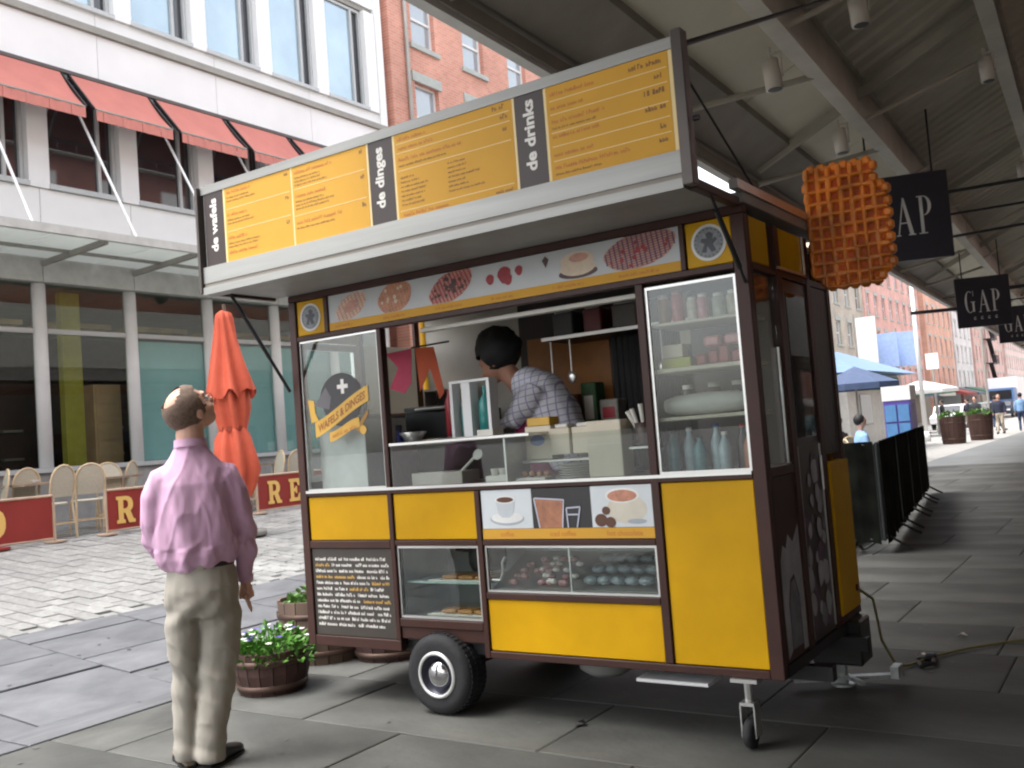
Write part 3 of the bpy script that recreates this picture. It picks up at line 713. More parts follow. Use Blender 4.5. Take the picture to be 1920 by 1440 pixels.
print_waffle(-3.44,2.25,.125,.085,R(16),cB,cA,yo,strip,5,None,cE,8)
print_waffle(-3.05,2.25,.155,.078,R(22),cG,cC,yo,strip,6,None,cD,34)
m = MB()
for dx, dz, r_ in ((-.09,0,.028),(0,.01,.045),(.09,.02,.026),(.02,-.015,.03)): m.add([(-2.70+dx+r_*math.cos(t)*(1 if math.sin(t)>0 else .8), yo-.0002*r_*30, 2.245+dz+r_*math.sin(t)) for t in [6.283*i/12 for i in range(12)]], [tuple(range(12))])
m.build('printed_strawberry', cC, strip)
m = MB(); m.disc((-2.27,yo,2.20), .028, (0,-1,0), 20, rx=.11); m.build('printed_plate', cD, strip)
m = MB(); m.disc((-2.27,yo-.0004,2.225), .04, (0,-1,0), 20, rx=.10); m.disc((-2.27,yo-.0007,2.262), .042, (0,-1,0), 20, rx=.095); m.build('printed_waffle', cE, strip)
m = MB(); m.disc((-2.26,yo-.001,2.272), .022, (0,-1,0), 14, rx=.055); m.build('printed_topping', cG, strip)
print_waffle(-1.935,2.255,.19,.085,R(8),cG,cF,yo,strip,7,None,cC,16)
m = MB(); m.poly([(-2.47,yo-.0002,2.29),(-2.45,yo-.0002,2.31),(-2.43,yo-.0002,2.29),(-2.45,yo-.0002,2.25)], (0,-.0002,0)); m.build('printed_leaf', cD, strip)

# ---- three drink photographs
dp = C('photo_panel', mat('photo_panel_dark', (0.02,0.018,0.02), .4), -2.954,-1.974,YF+.012,YF+.03,.912,1.164, bv=.001)
C('caption_strip', menu_y, -2.953,-1.975,YF+.0095,YF+.0118,.913,.964, par=dp, bv=0)
wp = mat('photo_white_ground', (0.60,0.64,0.66), .4, var=.05)
C('photo', wp, -2.950,-2.640,YF+.0095,YF+.0118,.966,1.163, par=dp, bv=0); C('photo', wp, -2.300,-1.976,YF+.0095,YF+.0118,.966,1.163, par=dp, bv=0)
y2 = YF+.0088
cup_m = mat('print_cup_white', (0.72,0.72,0.70), .4); sh_m = mat('print_cup_blue_grey', (0.36,0.40,0.44), .4); cof = mat('print_coffee', (0.10,0.035,0.015), .4); lat = mat('print_latte', (0.36,0.15,0.08), .4, var=.3, scale=20)
def pell(name, mt, cx, cz, rx, rz, k, par=dp): MB().disc((cx,y2-.0004*k,cz), rz, (0,-1,0), 22, rx=rx).build(name, mt, par)
pell('printed_saucer', sh_m, -2.795,1.015,.105,.034,0); pell('printed_saucer', cup_m, -2.795,1.021,.098,.028,1)
MB().poly([(-2.86,y2-.0008,1.11),(-2.74,y2-.0008,1.11),(-2.755,y2-.0008,1.04),(-2.775,y2-.0008,1.022),(-2.825,y2-.0008,1.022),(-2.845,y2-.0008,1.04)], (0,-.0001,0)).build('printed_cup', mat('print_cup_side', (0.50,0.54,0.57), .4), dp)
pell('printed_rim', cup_m, -2.80,1.112,.062,.020,3); pell('printed_coffee', cof, -2.80,1.112,.052,.014,4)
MB().poly([(-2.62,y2,1.11),(-2.46,y2,1.10),(-2.47,y2,.966),(-2.60,y2,.966)], (0,-.0001,0)).build('printed_glass', lat, dp)
m = MB()
for a,b_ in (((-2.625,1.115),(-2.60,.967)),((-2.452,1.105),(-2.468,.967)),((-2.44,1.06),(-2.435,.967)),((-2.362,1.065),(-2.385,.967)),((-2.622,1.115),(-2.455,1.103)),((-2.44,1.062),(-2.362,1.066)),((-2.44,1.03),(-2.37,1.03))):
    m.bar((a[0],y2-.0012,a[1]),(b_[0],y2-.0012,b_[1]),.007,.0004,up=(0,1,0))
m.build('printed_glass_edge', mat('print_glass_edge', (0.50,0.52,0.62), .4), dp)
pell('printed_cup', mat('print_cup_cream', (0.60,0.56,0.46), .4), -2.11,1.05,.105,.068,0); pell('printed_cup_shade', sh_m, -2.06,.992,.05,.012,1); pell('printed_rim', cup_m, -2.13,1.115,.092,.036,2); pell('printed_froth', mat('print_froth', (0.50,0.22,0.14), .4, var=.25, scale=30), -2.13,1.113,.078,.028,3)
for k,(a,c_,r_) in enumerate(((-2.25,1.0,.034),(-2.22,1.045,.022),(-2.20,.99,.028))): pell('printed_berry', cof, a, c_, r_, r_*.9, 4+k)
m = MB(); put_text(m, 'coffee', (-2.80,YF+.009,.938), (1,0,0),(0,0,1), .034, bold=.0006); m.build('caption', ink_o, dp)
m = MB(); put_text(m, 'iced coffee', (-2.47,YF+.009,.938), (1,0,0),(0,0,1), .034, bold=.0006); m.build('caption', ink_o, dp)
m = MB(); put_text(m, 'hot chocolate', (-2.13,YF+.009,.938), (1,0,0),(0,0,1), .034, bold=.0006); m.build('caption', ink_o, dp)

# ---- panel of small white print
tp = C('text_panel', mat('text_panel_brown', (0.045,0.036,0.028), .5), -4.210,-3.590,YF+.012,YF+.03,.366,.864, bv=.001)
mw, mo = MB(), MB(); rs = random.Random(5)
for k in range(12):
    z = .795-.034*k; x = -4.185
    while x < -3.63:
        w = min(rs.uniform(.10,.22), -3.615-x)
        if w < .04: break
        t_ = rs.random()
        scribble(mo if (t_ < .05 or (k in (1,3) and x < -4.15)) else mw, x, z, w, .0185, YF+.0116, rs); x += w+.012
mw.build('small_print', ink_w, tp, kind='stuff'); mo.build('small_print', mat('gold_print', (0.6,0.36,0.08), .5), tp, kind='stuff')

# ---- lower display window and glass case
def framed(name, x0,x1,z0,z1,y, t=.012, gm=cglass, fm=alu):
    f = MB(); f.box(x0,x1,y-.006,y+.012,z0,z0+t); f.box(x0,x1,y-.006,y+.012,z1-t,z1); f.box(x0,x0+t,y-.006,y+.012,z0+t,z1-t); f.box(x1-t,x1,y-.006,y+.012,z0+t,z1-t)
    o_ = f.build(name, fm, cart); P('pane', gm, o_, x0+t-.002,x1-t+.002,y,y+.004,z0+t-.002,z1-t+.002); return o_
framed('display_window', -3.552,-2.993,.488,.878,YF+.02)
framed('display_window', -2.953,-1.975,.642,.878,YF+.02,.010)
P('window_divider', alu, cart, -2.46,-2.452,YF+.026,YF+.034,.653,.868)
liner = mat('case_liner_grey', (0.48,0.50,0.50), .45, .3, var=.1); dkm = mat('case_dark', (0.03,0.028,0.03), .5)
C('case_back', liner, -3.552,-2.993,YF+.45,YF+.47,.49,.878, bv=0); C('case_side', liner, -3.553,-3.546,YF+.06,YF+.449,.49,.878, bv=0); C('case_floor', steel, -3.545,-2.994,YF+.06,YF+.449,.486,.494, bv=0)
C('glass_shelf', mat('glass_shelf_edge', (0.42,0.55,0.52), .2, var=.05), -3.54,-3.0,YF+.07,YF+.42,.668,.678, bv=0)
C('case_back', dkm, -2.953,-1.976,YF+.40,YF+.42,.642,.878, bv=0)
slope_m = MB(); slope_m.poly([(-2.95,YF+.06,.655),(-2.95,YF+.39,.80),(-2.95,YF+.39,.79),(-2.95,YF+.06,.645)], (.97,0,0)); slope_m.build('case_tray_shelf', steel, cart)
MB().tube((-2.94,YF+.05,.87),(-1.99,YF+.05,.87),.005).build('light_tube', white_p, cart)
C('case_liner', liner, -2.95,-1.98,YF+.39,YF+.399,.80,.877, bv=0)
# ---- structure of body: floor, back, sides, roof
inner = mat('cart_inner_grey', (0.50,0.465,0.41), .45, .15, var=.12, scale=2, dirt=.15)
dark_b = mat('cart_inner_dark', (0.035,0.022,0.018), .5, var=.2)
C('floor_deck', black, XL,XR,YF+.06,YB,ZB,.355, bv=0)
C('back_wall', inner, -4.2,-3.42,YB-.04,YB-.015,.356,2.33, bv=0); C('back_wall', dark_b, -3.419,-1.5,YB-.04,YB-.015,.356,2.33, bv=0)
C('back_panel', mat('amber_back_panel', (0.36,0.13,0.015), .45, var=.25, scale=4), -3.36,-2.76,YB-.046,YB-.041,1.45,2.05, bv=0)
C('back_wall_skin', yellow, XL,XR,YB-.014,YB,.356,2.33, bv=0)
C('ceiling', inner, XL+.05,XR-.06,YF+.055,YB-.045,2.30,2.325, bv=0)
C('roof', alu_matte, XL-.01,XR+.01,YF-.01,YB+.01,2.371,2.42)
# low walls behind the front panels
C('inner_lining', dark_b, -4.2,-3.6,YF+.055,YF+.065,.37,1.16, bv=0); C('inner_lining', dark_b, -1.93,-1.48,YF+.055,YF+.065,.34,1.16, bv=0); C('inner_lining', dark_b, -3.56,-1.97,YF+.055,YF+.065,.90,1.16, bv=0); C('inner_lining', dark_b, -2.95,-1.97,YF+.055,YF+.065,.34,.62, bv=0)
C('partition', dark_b, -1.965,-1.945,YF+.09,YF+.55,.36,1.19, bv=0)
C('counter_top', steel, -4.2,-1.5,YF+.055,YF+.58,1.164,1.198)
# left side: low wall, posts and window
C('side_wall', brown, XL,XL+.02,YF+.052,YB-.05,.356,1.25, bv=0); C('side_wall', brown, XL,XL+.02,4.615,4.66,1.251,2.33, bv=0); C('side_wall', brown, XL,XL+.02,5.19,YB-.05,1.251,2.33, bv=0)
acr = bpy.data.materials.new('added_frosted_acrylic'); acr.use_nodes = True; _n = acr.node_tree; _p = _n.nodes['Principled BSDF']; _p.inputs['Roughness'].default_value = .4; _p.inputs['Base Color'].default_value = (.55,.53,.48,1)
_t = _n.nodes.new('ShaderNodeBsdfTranslucent'); _t.inputs[0].default_value = (.42,.40,.36,1); _x = _n.nodes.new('ShaderNodeMixShader'); _x.inputs[0].default_value = .55
_n.links.new(_p.outputs[0], _x.inputs[1]); _n.links.new(_t.outputs[0], _x.inputs[2]); _n.links.new(_x.outputs[0], _n.nodes['Material Output'].inputs[0])
C('added_acrylic_panel', acr, XL+.006,XL+.012,4.661,5.189,1.251,2.099, bv=0)  # translucent panel added to let daylight in and lighten the left end
f = MB(); f.box(XL+.003,XL+.03,4.10,4.61,1.252,1.29); f.box(XL+.003,XL+.03,4.10,4.61,2.05,2.09); f.box(XL+.003,XL+.03,4.10,4.135,1.291,2.049); f.box(XL+.003,XL+.03,4.55,4.61,1.291,2.049)
sw = f.build('side_window', alu, cart); P('pane', cglass, sw, XL+.012,XL+.016,4.13,4.555,1.285,2.055)
C('side_header', yellow, XL,XL+.02,YF+.052,4.615,2.10,2.33, bv=0)
# front left window with the gold ribbon logo
lw = framed('front_window', -4.210,-3.590,1.201,2.088,YF+.02,.010)
framed('front_window', -1.929,-1.484,1.201,2.070,YF+.02,.013)
gy = YF+.0185; gold = mat('ribbon_gold', (0.62,0.36,0.05), .5, var=.08, scale=10); gold_d = mat('ribbon_fold', (0.30,0.15,0.02), .5); crest = mat('crest_dark', (0.035,0.033,0.035), .5, var=.2)
def wave(x): return .045*math.sin((x)/.22*1.35)+.05*x/.22
def ribbon(cx, cz, hw, hh, wv, y, mt, name='ribbon'):
    n_ = 16; vs = []
    for i in range(n_+1):
        x_ = -hw+2*hw*i/n_; vs += [(cx+x_,y,cz+wv(x_)-hh),(cx+x_,y,cz+wv(x_)+hh)]
    return MB().add(vs, [(2*i,2*i+2,2*i+3,2*i+1) for i in range(n_)]).build(name, mt, lw)
MB().add([(-3.90+.17*math.cos(t)*(1.0 if math.sin(t)>0 else .9), gy, 1.72+.155*math.sin(t)+.0*t) for t in [6.283*i/26 for i in range(26)]], [tuple(range(26))]).build('crest', crest, lw)
MB().poly([(-4.12,gy-.0004,1.70),(-4.02,gy-.0004,1.80),(-3.98,gy-.0004,1.74),(-4.0,gy-.0004,1.67)], (0,-.0002,0)).build('crest_lion', mat('crest_grey', (0.12,0.11,0.12), .5), lw)
m = MB(); cx_, cz_ = -3.885, 1.795
m.poly([(cx_-.042,gy-.0008,cz_-.012),(cx_-.012,gy-.0008,cz_-.012),(cx_-.012,gy-.0008,cz_-.042),(cx_+.012,gy-.0008,cz_-.042),(cx_+.012,gy-.0008,cz_-.012),(cx_+.042,gy-.0008,cz_-.012),(cx_+.042,gy-.0008,cz_+.012),(cx_+.012,gy-.0008,cz_+.012),(cx_+.012,gy-.0008,cz_+.042),(cx_-.012,gy-.0008,cz_+.042),(cx_-.012,gy-.0008,cz_+.012),(cx_-.042,gy-.0008,cz_+.012)], (0,-.0002,0))
m.build('crest_cross', ink_w, lw)
ribbon(-3.905,1.648,.215,.045,wave,gy-.0016,gold)
ribbon(-3.89,1.545,.12,.028,lambda x:.25*x+.01*math.sin(x*20),gy-.0012,gold)
MB().poly([(-4.15,gy-.0010,1.60),(-4.17,gy-.0010,1.74),(-4.12,gy-.0010,1.73),(-4.115,gy-.0010,1.66),(-4.09,gy-.0010,1.61)], (0,-.0002,0)).build('ribbon_end', gold, lw)
MB().disc((-3.745,gy-.0010,1.535),.026,(0,-1,0),12).build('ribbon_end', gold, lw)
MB().poly([(-3.80,gy-.0006,1.545),(-3.70,gy-.0006,1.65),(-3.70,gy-.0006,1.62),(-3.78,gy-.0006,1.52)], (0,-.0002,0)).build('ribbon_fold', gold_d, lw)
m = MB(); put_text(m, 'WAFELS & DINGES', (-3.905,gy-.0022,1.648), (1,0,0),(0,0,1), .062, width=.385, bold=.002, curve=wave); m.build('ribbon_lettering', mat('ribbon_ink', (0.28,0.09,0.01), .5), lw)
m = MB(); scribble(m, -3.985,1.525,.19,.026, gy-.0012, rs); o_ = m.build('ribbon_lettering', ink_o, lw)
for v in o_.data.vertices: v.co.z += .25*(v.co.x+org(cart).x+3.89)
# centre opening: sneeze-glass case on the sill, light bar above
cg = MB(); cg.box(-3.55,-1.975,YF+.012,YF+.016,1.201,1.425); cg.build('sneeze_glass', cglass, cart)
C('sneeze_rail', alu, -3.552,-2.62,YF+.003,YF+.26,1.427,1.445)
for x in (-2.79,): C('sneeze_divider', alu, x,x+.010,YF+.017,YF+.24,1.201,1.426, bv=0)
C('case_end', alu, -3.553,-3.545,YF+.017,YF+.24,1.201,1.426, bv=0)
C('sill_trim', alu, -4.21,-1.485,YF-.006,YF-.0005,1.188,1.203, bv=0)
lamp_m = mat('lamp_diffuser', (0.50,0.48,0.43), .4)
lamp_m.node_tree.nodes['Principled BSDF'].inputs['Emission Color'].default_value = (1,.93,.82,1); lamp_m.node_tree.nodes['Principled BSDF'].inputs['Emission Strength'].default_value = 0.0
C('light_bar', lamp_m, -3.35,-2.0,YF+.10,YF+.15,2.045,2.068)
C('upper_shelf', dark_b, -3.0,-2.0,4.85,5.2,1.98,2.0); C('shelf_edge', alu, -3.0,-2.0,4.842,4.849,1.98,2.0, bv=0)
# shelves behind the right-hand window
C('shelf', mat('shelf_cream', (0.58,0.53,0.42), .5), -1.925,-1.486,YF+.05,YF+.36,1.885,1.900); C('shelf', MATS['shelf_cream'], -1.925,-1.486,YF+.05,YF+.36,1.668,1.688)
C('shelf_back', dark_b, -1.925,-1.6,YF+.50,YF+.51,1.2,2.08, bv=0)
# ---- right-hand side
for y0,y1 in ((YF+.051,4.105),(4.43,4.50),(4.885,4.955),(5.235,YB)): C('side_post', brown, XR-.05,XR,y0,y1,.356,2.33)
C('side_rail', brown, XR-.048,XR-.002,4.106,4.429,1.165,1.205); C('side_rail', brown, XR-.048,XR-.002,4.106,5.234,2.085,2.12) if False else None
C('side_rail', brown, XR-.048,XR-.002,4.106,4.429,2.085,2.12); C('side_rail', brown, XR-.048,XR-.002,4.501,4.884,2.085,2.12); C('side_rail', brown, XR-.048,XR-.002,4.956,5.234,2.085,2.12)
sg = MB(); sg.box(XR-.03,XR-.025,4.106,4.429,1.206,2.084); sg.build('side_pane', cglass, cart)
C('side_trim', alu, XR-.022,XR-.012,4.395,4.405,1.206,1.75, bv=0); C('side_trim', alu, XR-.022,XR-.012,4.108,4.427,1.206,1.214, bv=0)
C('panel', yellow, XR-.02,XR-.006,4.107,4.35,2.122,2.328); C('panel', yellow, XR-.02,XR-.006,4.47,4.86,2.135,2.328)
f = MB(); f.box(XR-.005,XR+.004,4.44,4.88,2.122,2.134); f.box(XR-.005,XR+.004,4.868,4.88,2.1345,2.328); f.build('panel_frame', alu, cart)
C('panel', brown, XR-.03,XR-.008,4.107,4.428,.358,1.163, bv=.001)
door = C('door', mat('door_dark_brown', (0.032,0.020,0.018), .35, var=.2), XR-.035,XR-.010,4.502,4.883,.36,2.083)
P('window', glass('door_glass', (.25,.22,.2), 1.0, .02, 1.8), door, XR-.0098,XR-.006,4.55,4.84,1.32,2.02)
MB().tube((XR-.003,4.86,1.05),(XR-.003,4.86,1.22),.008).build('handle', alu, door)
f = MB()
for yy in (4.512,4.872): f.box(XR-.0098,XR-.004,yy-.004,yy+.004,.38,1.28)
f.build('door_edge_trim', alu, door)
C('rear_panel', mat('rear_black_cover', (0.022,0.019,0.018), .45, var=.25, scale=4, bump=.2), XR-.03,XR-.006,4.957,5.233,1.22,2.083)
rp = C('rear_box', yellow, XR-.03,XR+.012,4.957,5.30,.40,1.18, bv=.006)
P('rear_box_trim', brown, rp, XR-.029,XR+.008,4.958,5.299,.365,.398)
MB().disc((XR+.0135,5.23,.50),.018,(1,0,0),12,th=.008).build('plug_socket', mat('socket_red_brown', (.10,.01,.01),.5), rp)
# printed pictures on the side panels: pale scoop shapes and dusky flowers on brown
pw = mat('side_print_pale', (0.34,0.34,0.36), .45, var=.3, scale=8); pv = mat('side_print_violet', (0.10,0.055,0.09), .45, var=.5, scale=14); pg = mat('side_print_grey', (0.16,0.16,0.18), .45, var=.4, scale=14)
def side_shape(pts, mt, x=XR-.0072, nm='side_print', par=None): MB().poly([(x,a,c_) for a,c_ in pts], (.0004,0,0)).build(nm, mt, par or cart)
side_shape([(4.14,.37),(4.13,.60),(4.14,.80),(4.18,.86),(4.22,.84),(4.26,.90),(4.32,.86),(4.41,.93),(4.42,.60),(4.42,.37),(4.36,.37),(4.35,.62),(4.30,.72),(4.24,.70),(4.20,.60),(4.20,.40)], pw)
side_shape([(4.21,.40),(4.21,.58),(4.25,.685),(4.30,.70),(4.345,.60),(4.35,.40)], pg, XR-.0078)
rs = random.Random(9)
for k in range(34):
    cy, cz, r_ = rs.uniform(4.54,4.84), rs.uniform(.44,1.24), rs.uniform(.02,.06)
    side_shape([(cy+r_*math.cos(t)*rs.uniform(.7,1.1), cz+r_*1.3*math.sin(t)*rs.uniform(.7,1.1)) for t in [6.283*i/9 for i in range(9)]], rs.choice([pv,pv,pg,pw]) if k < 22 else pw, XR-.0096+k*.00012, 'door_print', door)

# ---- running gear
def wheel(yc, sgn):
    w = MB(); M_ = Matrix.Rotation(R(90),4,'X')
    prof = [(.125,-.09),(.165,-.096),(.195,-.088),(.209,-.062),(.212,0),(.209,.062),(.195,.088),(.165,.096),(.125,.09)]
    w.lathe(prof, (-3.27,yc,.212), 40, M_); wo = MB()
    t = thing_part = w.build('wheel', rubber, cart)
    wo.lathe([(.125,-.088*1),(.118,-.094),(.106,-.090),(.098,-.06),(.07,-.05),(.0001,-.05)], (-3.27,yc,.212), 36, Matrix.Rotation(R(-90*sgn),4,'X'))
    wo.build('rim', mat('rim_dark', (.04,.04,.06), .4, .3), t)
    rg = MB(); rg.lathe([(.122,.0925),(.117,.100),(.108,.102),(.103,.094)], (-3.27,yc,.212), 36, Matrix.Rotation(R(90*sgn),4,'X')); rg.build('rim_ring', mat('rim_ring_silver', (0.72,0.72,0.70), .35, .4), t)
    h = MB(); h.lathe([(.078,.055),(.074,.078),(.055,.094),(.03,.102),(.0001,.104)], (-3.27,yc,.212), 28, Matrix.Rotation(R(90*sgn),4,'X')); h.build('hubcap', mat('chrome', (.6,.6,.62), .12, 1.0, var=.05), t)
    g_ = MB()
    for k in range(48):
        a = k*math.pi/24; c_, s_ = math.cos(a), math.sin(a)
        for yy, q in ((-.045,0),(0,.03),(.045,0)):
            aa = a+q; g_.bar((-3.27+.2105*math.cos(aa),yc+yy-.018,.212+.2105*math.sin(aa)),(-3.27+.2105*math.cos(aa),yc+yy+.018,.212+.2105*math.sin(aa)),.016,.006,up=(math.cos(aa),0,math.sin(aa)))
    g_.build('tread', rubber, t)
wheel(4.07,1); wheel(5.2,-1)
MB().tube((-3.27,4.1,.21),(-3.27,5.2,.21),.03).build('axle', black, cart)
MB().box(-3.53,-3.01,4.07,4.3,.365,.372).build('mudguard', black, cart)
for yy in (4.35,4.95): MB().box(-4.1,-1.3,yy-.03,yy+.03,.24,.304).build('chassis_beam', black, cart)
cs = MB(); cs.box(-1.66,-1.54,4.02,4.12,.288,.304); cs.tube((-1.6,4.07,.287),(-1.6,4.07,.20),.018); cs.build('caster_stem', alu, cart)
cf = MB(); cf.box(-1.632,-1.568,4.035,4.105,.185,.199); cf.box(-1.634,-1.628,4.035,4.105,.05,.184); cf.box(-1.572,-1.566,4.035,4.105,.05,.184); cfo = cf.build('caster_fork', alu, cart)
MB().lathe([(.001,-.02),(.05,-.022),(.062,-.014),(.064,0),(.062,.014),(.05,.022),(.001,.02)], (-1.60,4.06,.064), 20, Matrix.Rotation(R(90),4,'Y')).build('caster_wheel', rubber, cart)
hb = MB(); hb.bbox(-1.62,-1.36,5.05,5.25,.13,.36,b=.01); hb.box(-1.52,-1.44,5.1,5.18,.36,.45); hb.build('hitch_block', mat('oily_black', (.012,.014,.012), .4, bump=.2), cart)
j = MB(); j.tube((-1.5,5.15,.02),(-1.5,5.15,.13),.03); j.bar((-1.72,5.02,.045),(-1.26,5.26,.045),.05,.02); j.bar((-1.62,5.3,.06),(-1.36,5.0,.06),.03,.016); j.box(-1.27,-1.23,5.2,5.3,.04,.10); j.disc((-1.5,5.15,.005),.06,th=.012); j.build('jack_stand', mat('galvanised', (.42,.45,.44), .45, .6, var=.3, scale=20), cart)
MB().box(-2.16,-1.80,4.10,4.35,.235,.25).build('white_tray', white_p, cart)
MB().lathe([(.001,.20),(.09,.205),(.14,.24),(.15,.30)], (-2.42,4.3,0), 20).build('drain_tank', mat('tank_grey', (.2,.2,.19), .5), cart)

# ---- raised menu board
mb_ = C('menu_board', alu_matte, -4.36,-1.47,3.532,3.575,2.395,2.972, bv=.004)
MB().box(-4.37,-1.463,3.522,3.531,2.921,2.968).build('board_trim', alu_matte, mb_)
MB().box(-4.37,-1.463,3.515,3.531,2.415,2.507).build('board_trim', alu_matte, mb_)
MB().box(-4.37,-1.463,3.508,3.60,2.352,2.393).build('board_trim', alu_matte, mb_)
MB().box(-4.37,-1.463,3.52,3.531,2.394,2.414).build('board_groove', fas_m, mb_)
C('lid', mat('lid_grey_underside', (0.33,0.33,0.31), .5, .2, var=.1, dirt=.1), -4.35,-1.47,3.601,4.035,2.372,2.392, bv=0)
C('lid_edge', brown, -1.469,-1.425,3.56,4.028,2.356,2.395); C('lid_edge', brown, -4.38,-4.351,3.56,4.028,2.356,2.395)
C('end_post', mat('bronze_post', (0.075,0.062,0.055), .35, .4), -1.462,-1.415,3.50,3.56,2.36,2.985); C('end_post', MATS['bronze_post'], -4.395,-4.371,3.50,3.56,2.36,2.965)
def mpanel(x0,x1,m_): return P('menu_panel', m_, mb_, x0,x1,3.527,3.5315,2.508,2.920)
A_ = mpanel(-4.17,-3.650,menu_y); B_ = mpanel(-3.637,-3.115,menu_y); D_ = mpanel(-2.930,-2.245,menu_y); E_ = mpanel(-2.065,-1.490,menu_y)
for x0,x1 in ((-4.185,-4.171),(-3.649,-3.638),(-3.114,-3.102),(-2.944,-2.931),(-2.244,-2.232),(-2.079,-2.066),(-1.489,-1.470)): P('menu_divider', menu_l, mb_, x0,x1,3.5275,3.5315,2.508,2.920)
for x0,x1,word,wd in ((-4.345,-4.186,'de wafels',.30),(-3.101,-2.945,'de dinges',.30),(-2.231,-2.080,'de drinks',.315)):
    b_ = P('menu_panel', menu_b, mb_, x0,x1,3.527,3.5315,2.508,2.920)
    m = MB(); put_text(m, word, ((x0+x1)/2-.005,3.5262,2.735), (0,0,1),(-1,0,0), .074, width=wd, bold=.0026); m.build('vertical_lettering', ink_w, b_)
rs = random.Random(21)
def menu_rows(pan, x0, x1, rows):
    """rows: (z, heading width, price width, body lines)"""
    mo, mb2, ml = MB(), MB(), MB(); yy = 3.5268
    for (z, hw, pwid, body) in rows:
        if hw: scribble(mo, x0, z, hw, .018, yy, rs)
        if pwid: scribble(mb2, x1-pwid, z+.003, pwid, .022, yy, rs)
        for k in range(body): scribble(mb2, x0, z-.026-.019*k, rs.uniform(.45,.75)*(x1-x0)*.8, .010, yy, rs)
    mo.build('menu_heading', ink_o, pan, kind='stuff'); mb2.build('menu_small_print', ink_b, pan, kind='stuff')
def menu_lines(pan, x0, x1, zs):
    ml = MB()
    for z in zs: ml.box(x0,x1,3.5262,3.5268,z-.0016,z+.0016)
    ml.build('menu_rule', menu_l, pan, kind='stuff')
menu_rows(A_, -4.155, -3.665, [(2.885,.20,.03,2),(2.76,.17,.03,2),(2.63,.16,.03,2),(2.55,.24,0,0)]); menu_lines(A_,-4.16,-3.66,(2.80,2.675))
menu_rows(B_, -3.620, -3.130, [(2.880,.28,.03,3),(2.755,.22,.03,3),(2.615,.33,.03,1)]); menu_lines(B_,-3.63,-3.13,(2.80,2.66))
menu_rows(D_, -2.910, -2.260, [(2.885,.18,.09,0),(2.840,.22,.05,0),(2.785,.38,.04,1)]); menu_lines(D_,-2.92,-2.26,(2.872,2.826,2.74,2.545))
m = MB()
for k in range(7):
    scribble(m, -2.905, 2.70-.022*k, rs.uniform(.07,.17), .010, 3.5268, rs); scribble(m, -2.62, 2.71-.022*k, rs.uniform(.08,.24), .010, 3.5268, rs)
scribble(m, -2.36, 2.515, .10, .014, 3.5268, rs); m.build('menu_small_print', ink_b, D_, kind='stuff')
m = MB(); scribble(m, -2.9, 2.516, .28, .018, 3.5268, rs); m.build('menu_heading', ink_o, D_, kind='stuff')
menu_rows(E_, -2.045, -1.505, [(2.875,.22,.16,0),(2.815,.17,.05,0),(2.755,.27,.10,1),(2.690,.24,.10,0),(2.610,.20,.04,0),(2.555,.36,.05,1)]); menu_lines(E_,-2.05,-1.50,(2.855,2.795,2.715,2.655,2.592))
# struts and rod
MB().tube((-1.44,3.72,2.37),(-1.432,4.03,2.02),.007).tube((-1.44,3.78,2.30),(-1.434,3.98,2.08),.012).build('lid_strut', black, cart)
MB().tube((-4.33,3.66,2.37),(-4.285,4.03,1.80),.010).tube((-4.325,3.70,2.31),(-4.30,3.9,2.0),.012).build('lid_strut', black, cart)
MB().tube((-1.44,3.53,2.925),(-1.56,7.52,4.62),.012).build('stay_rod', black, cart)
MB().tube((-1.432,3.57,2.80),(-1.43,4.4,2.40),.005).tube((-1.405,3.53,2.62),(-1.38,3.53,2.62),.012).build('stay_wire', black, cart)
MB().bar((-1.42,3.95,2.44),(-1.42,5.25,2.44),.04,.04).build('roof_rail', alu, cart)

# ================================================================== things on and in the cart
# big waffle-shaped sign at the rear corner
wf = thing('waffle_sign', 'large orange waffle-shaped sign hung at the rear right corner of the cart', 'sign', (-1.18,4.98,2.36))
w_m = mat('waffle_orange', (0.82,0.24,0.018), .35, var=.55, scale=7, bump=.3, bscale=40); w_d = mat('waffle_toasted', (0.62,0.11,0.01), .55, var=.4, scale=9, bump=.3, bscale=40)
nc, nr = 7, 10; cw, chh = .0535, .0615; x0_, z0_ = -1.395, 2.065
WM = Matrix.Translation((-1.395,4.98,0))@Matrix.Rotation(R(7),4,'Z')@Matrix.Translation((1.395,-4.98,0))
def wcell(i, k):
    if i == 6 and (k > 7 or k < 1): return False
    if i == 0 and k == 0: return False
    return True
base_b, ridge_b, pocket_b = MB(), MB(), MB(); rs = random.Random(4)
for i in range(nc):
    for k in range(nr):
        if not wcell(i,k): continue
        a, c_ = x0_+i*cw, z0_+k*chh; j1 = rs.uniform(-.006,.006)
        base_b.box(a+.0005,a+cw-.0005,4.962+rs.uniform(-.004,.004),5.0,c_+.0005,c_+chh-.0005,M=WM)
        for (p,q,r_,s_) in ((a-.013+rs.uniform(-.004,.004),a+.013+rs.uniform(-.004,.004),c_-.004,c_+chh+.004),(a-.004,a+cw+.004,c_-.012+rs.uniform(-.004,.004),c_+.012+rs.uniform(-.004,.004))):
            jj = rs.uniform(0,.006); ridge_b.bbox(p+j1*.3,q+j1*.3,4.940-jj,4.9748,r_,s_,b=.008,M=WM)
        for (di,dk) in ((1,0),(0,1),(-1,0),(0,-1)):
            if not (0<=i+di<nc and 0<=k+dk<nr and wcell(i+di,k+dk)):
                ridge_b.bbox(a+cw*.08+di*.028+rs.uniform(-.006,.006), a+cw*.92+di*.028, 4.95,4.999, c_+chh*.1+dk*.026, c_+chh*.92+dk*.026, b=.012, M=WM)
base_b.build('waffle_face', w_d, wf); ridge_b.build('waffle_ridge', w_m, wf)
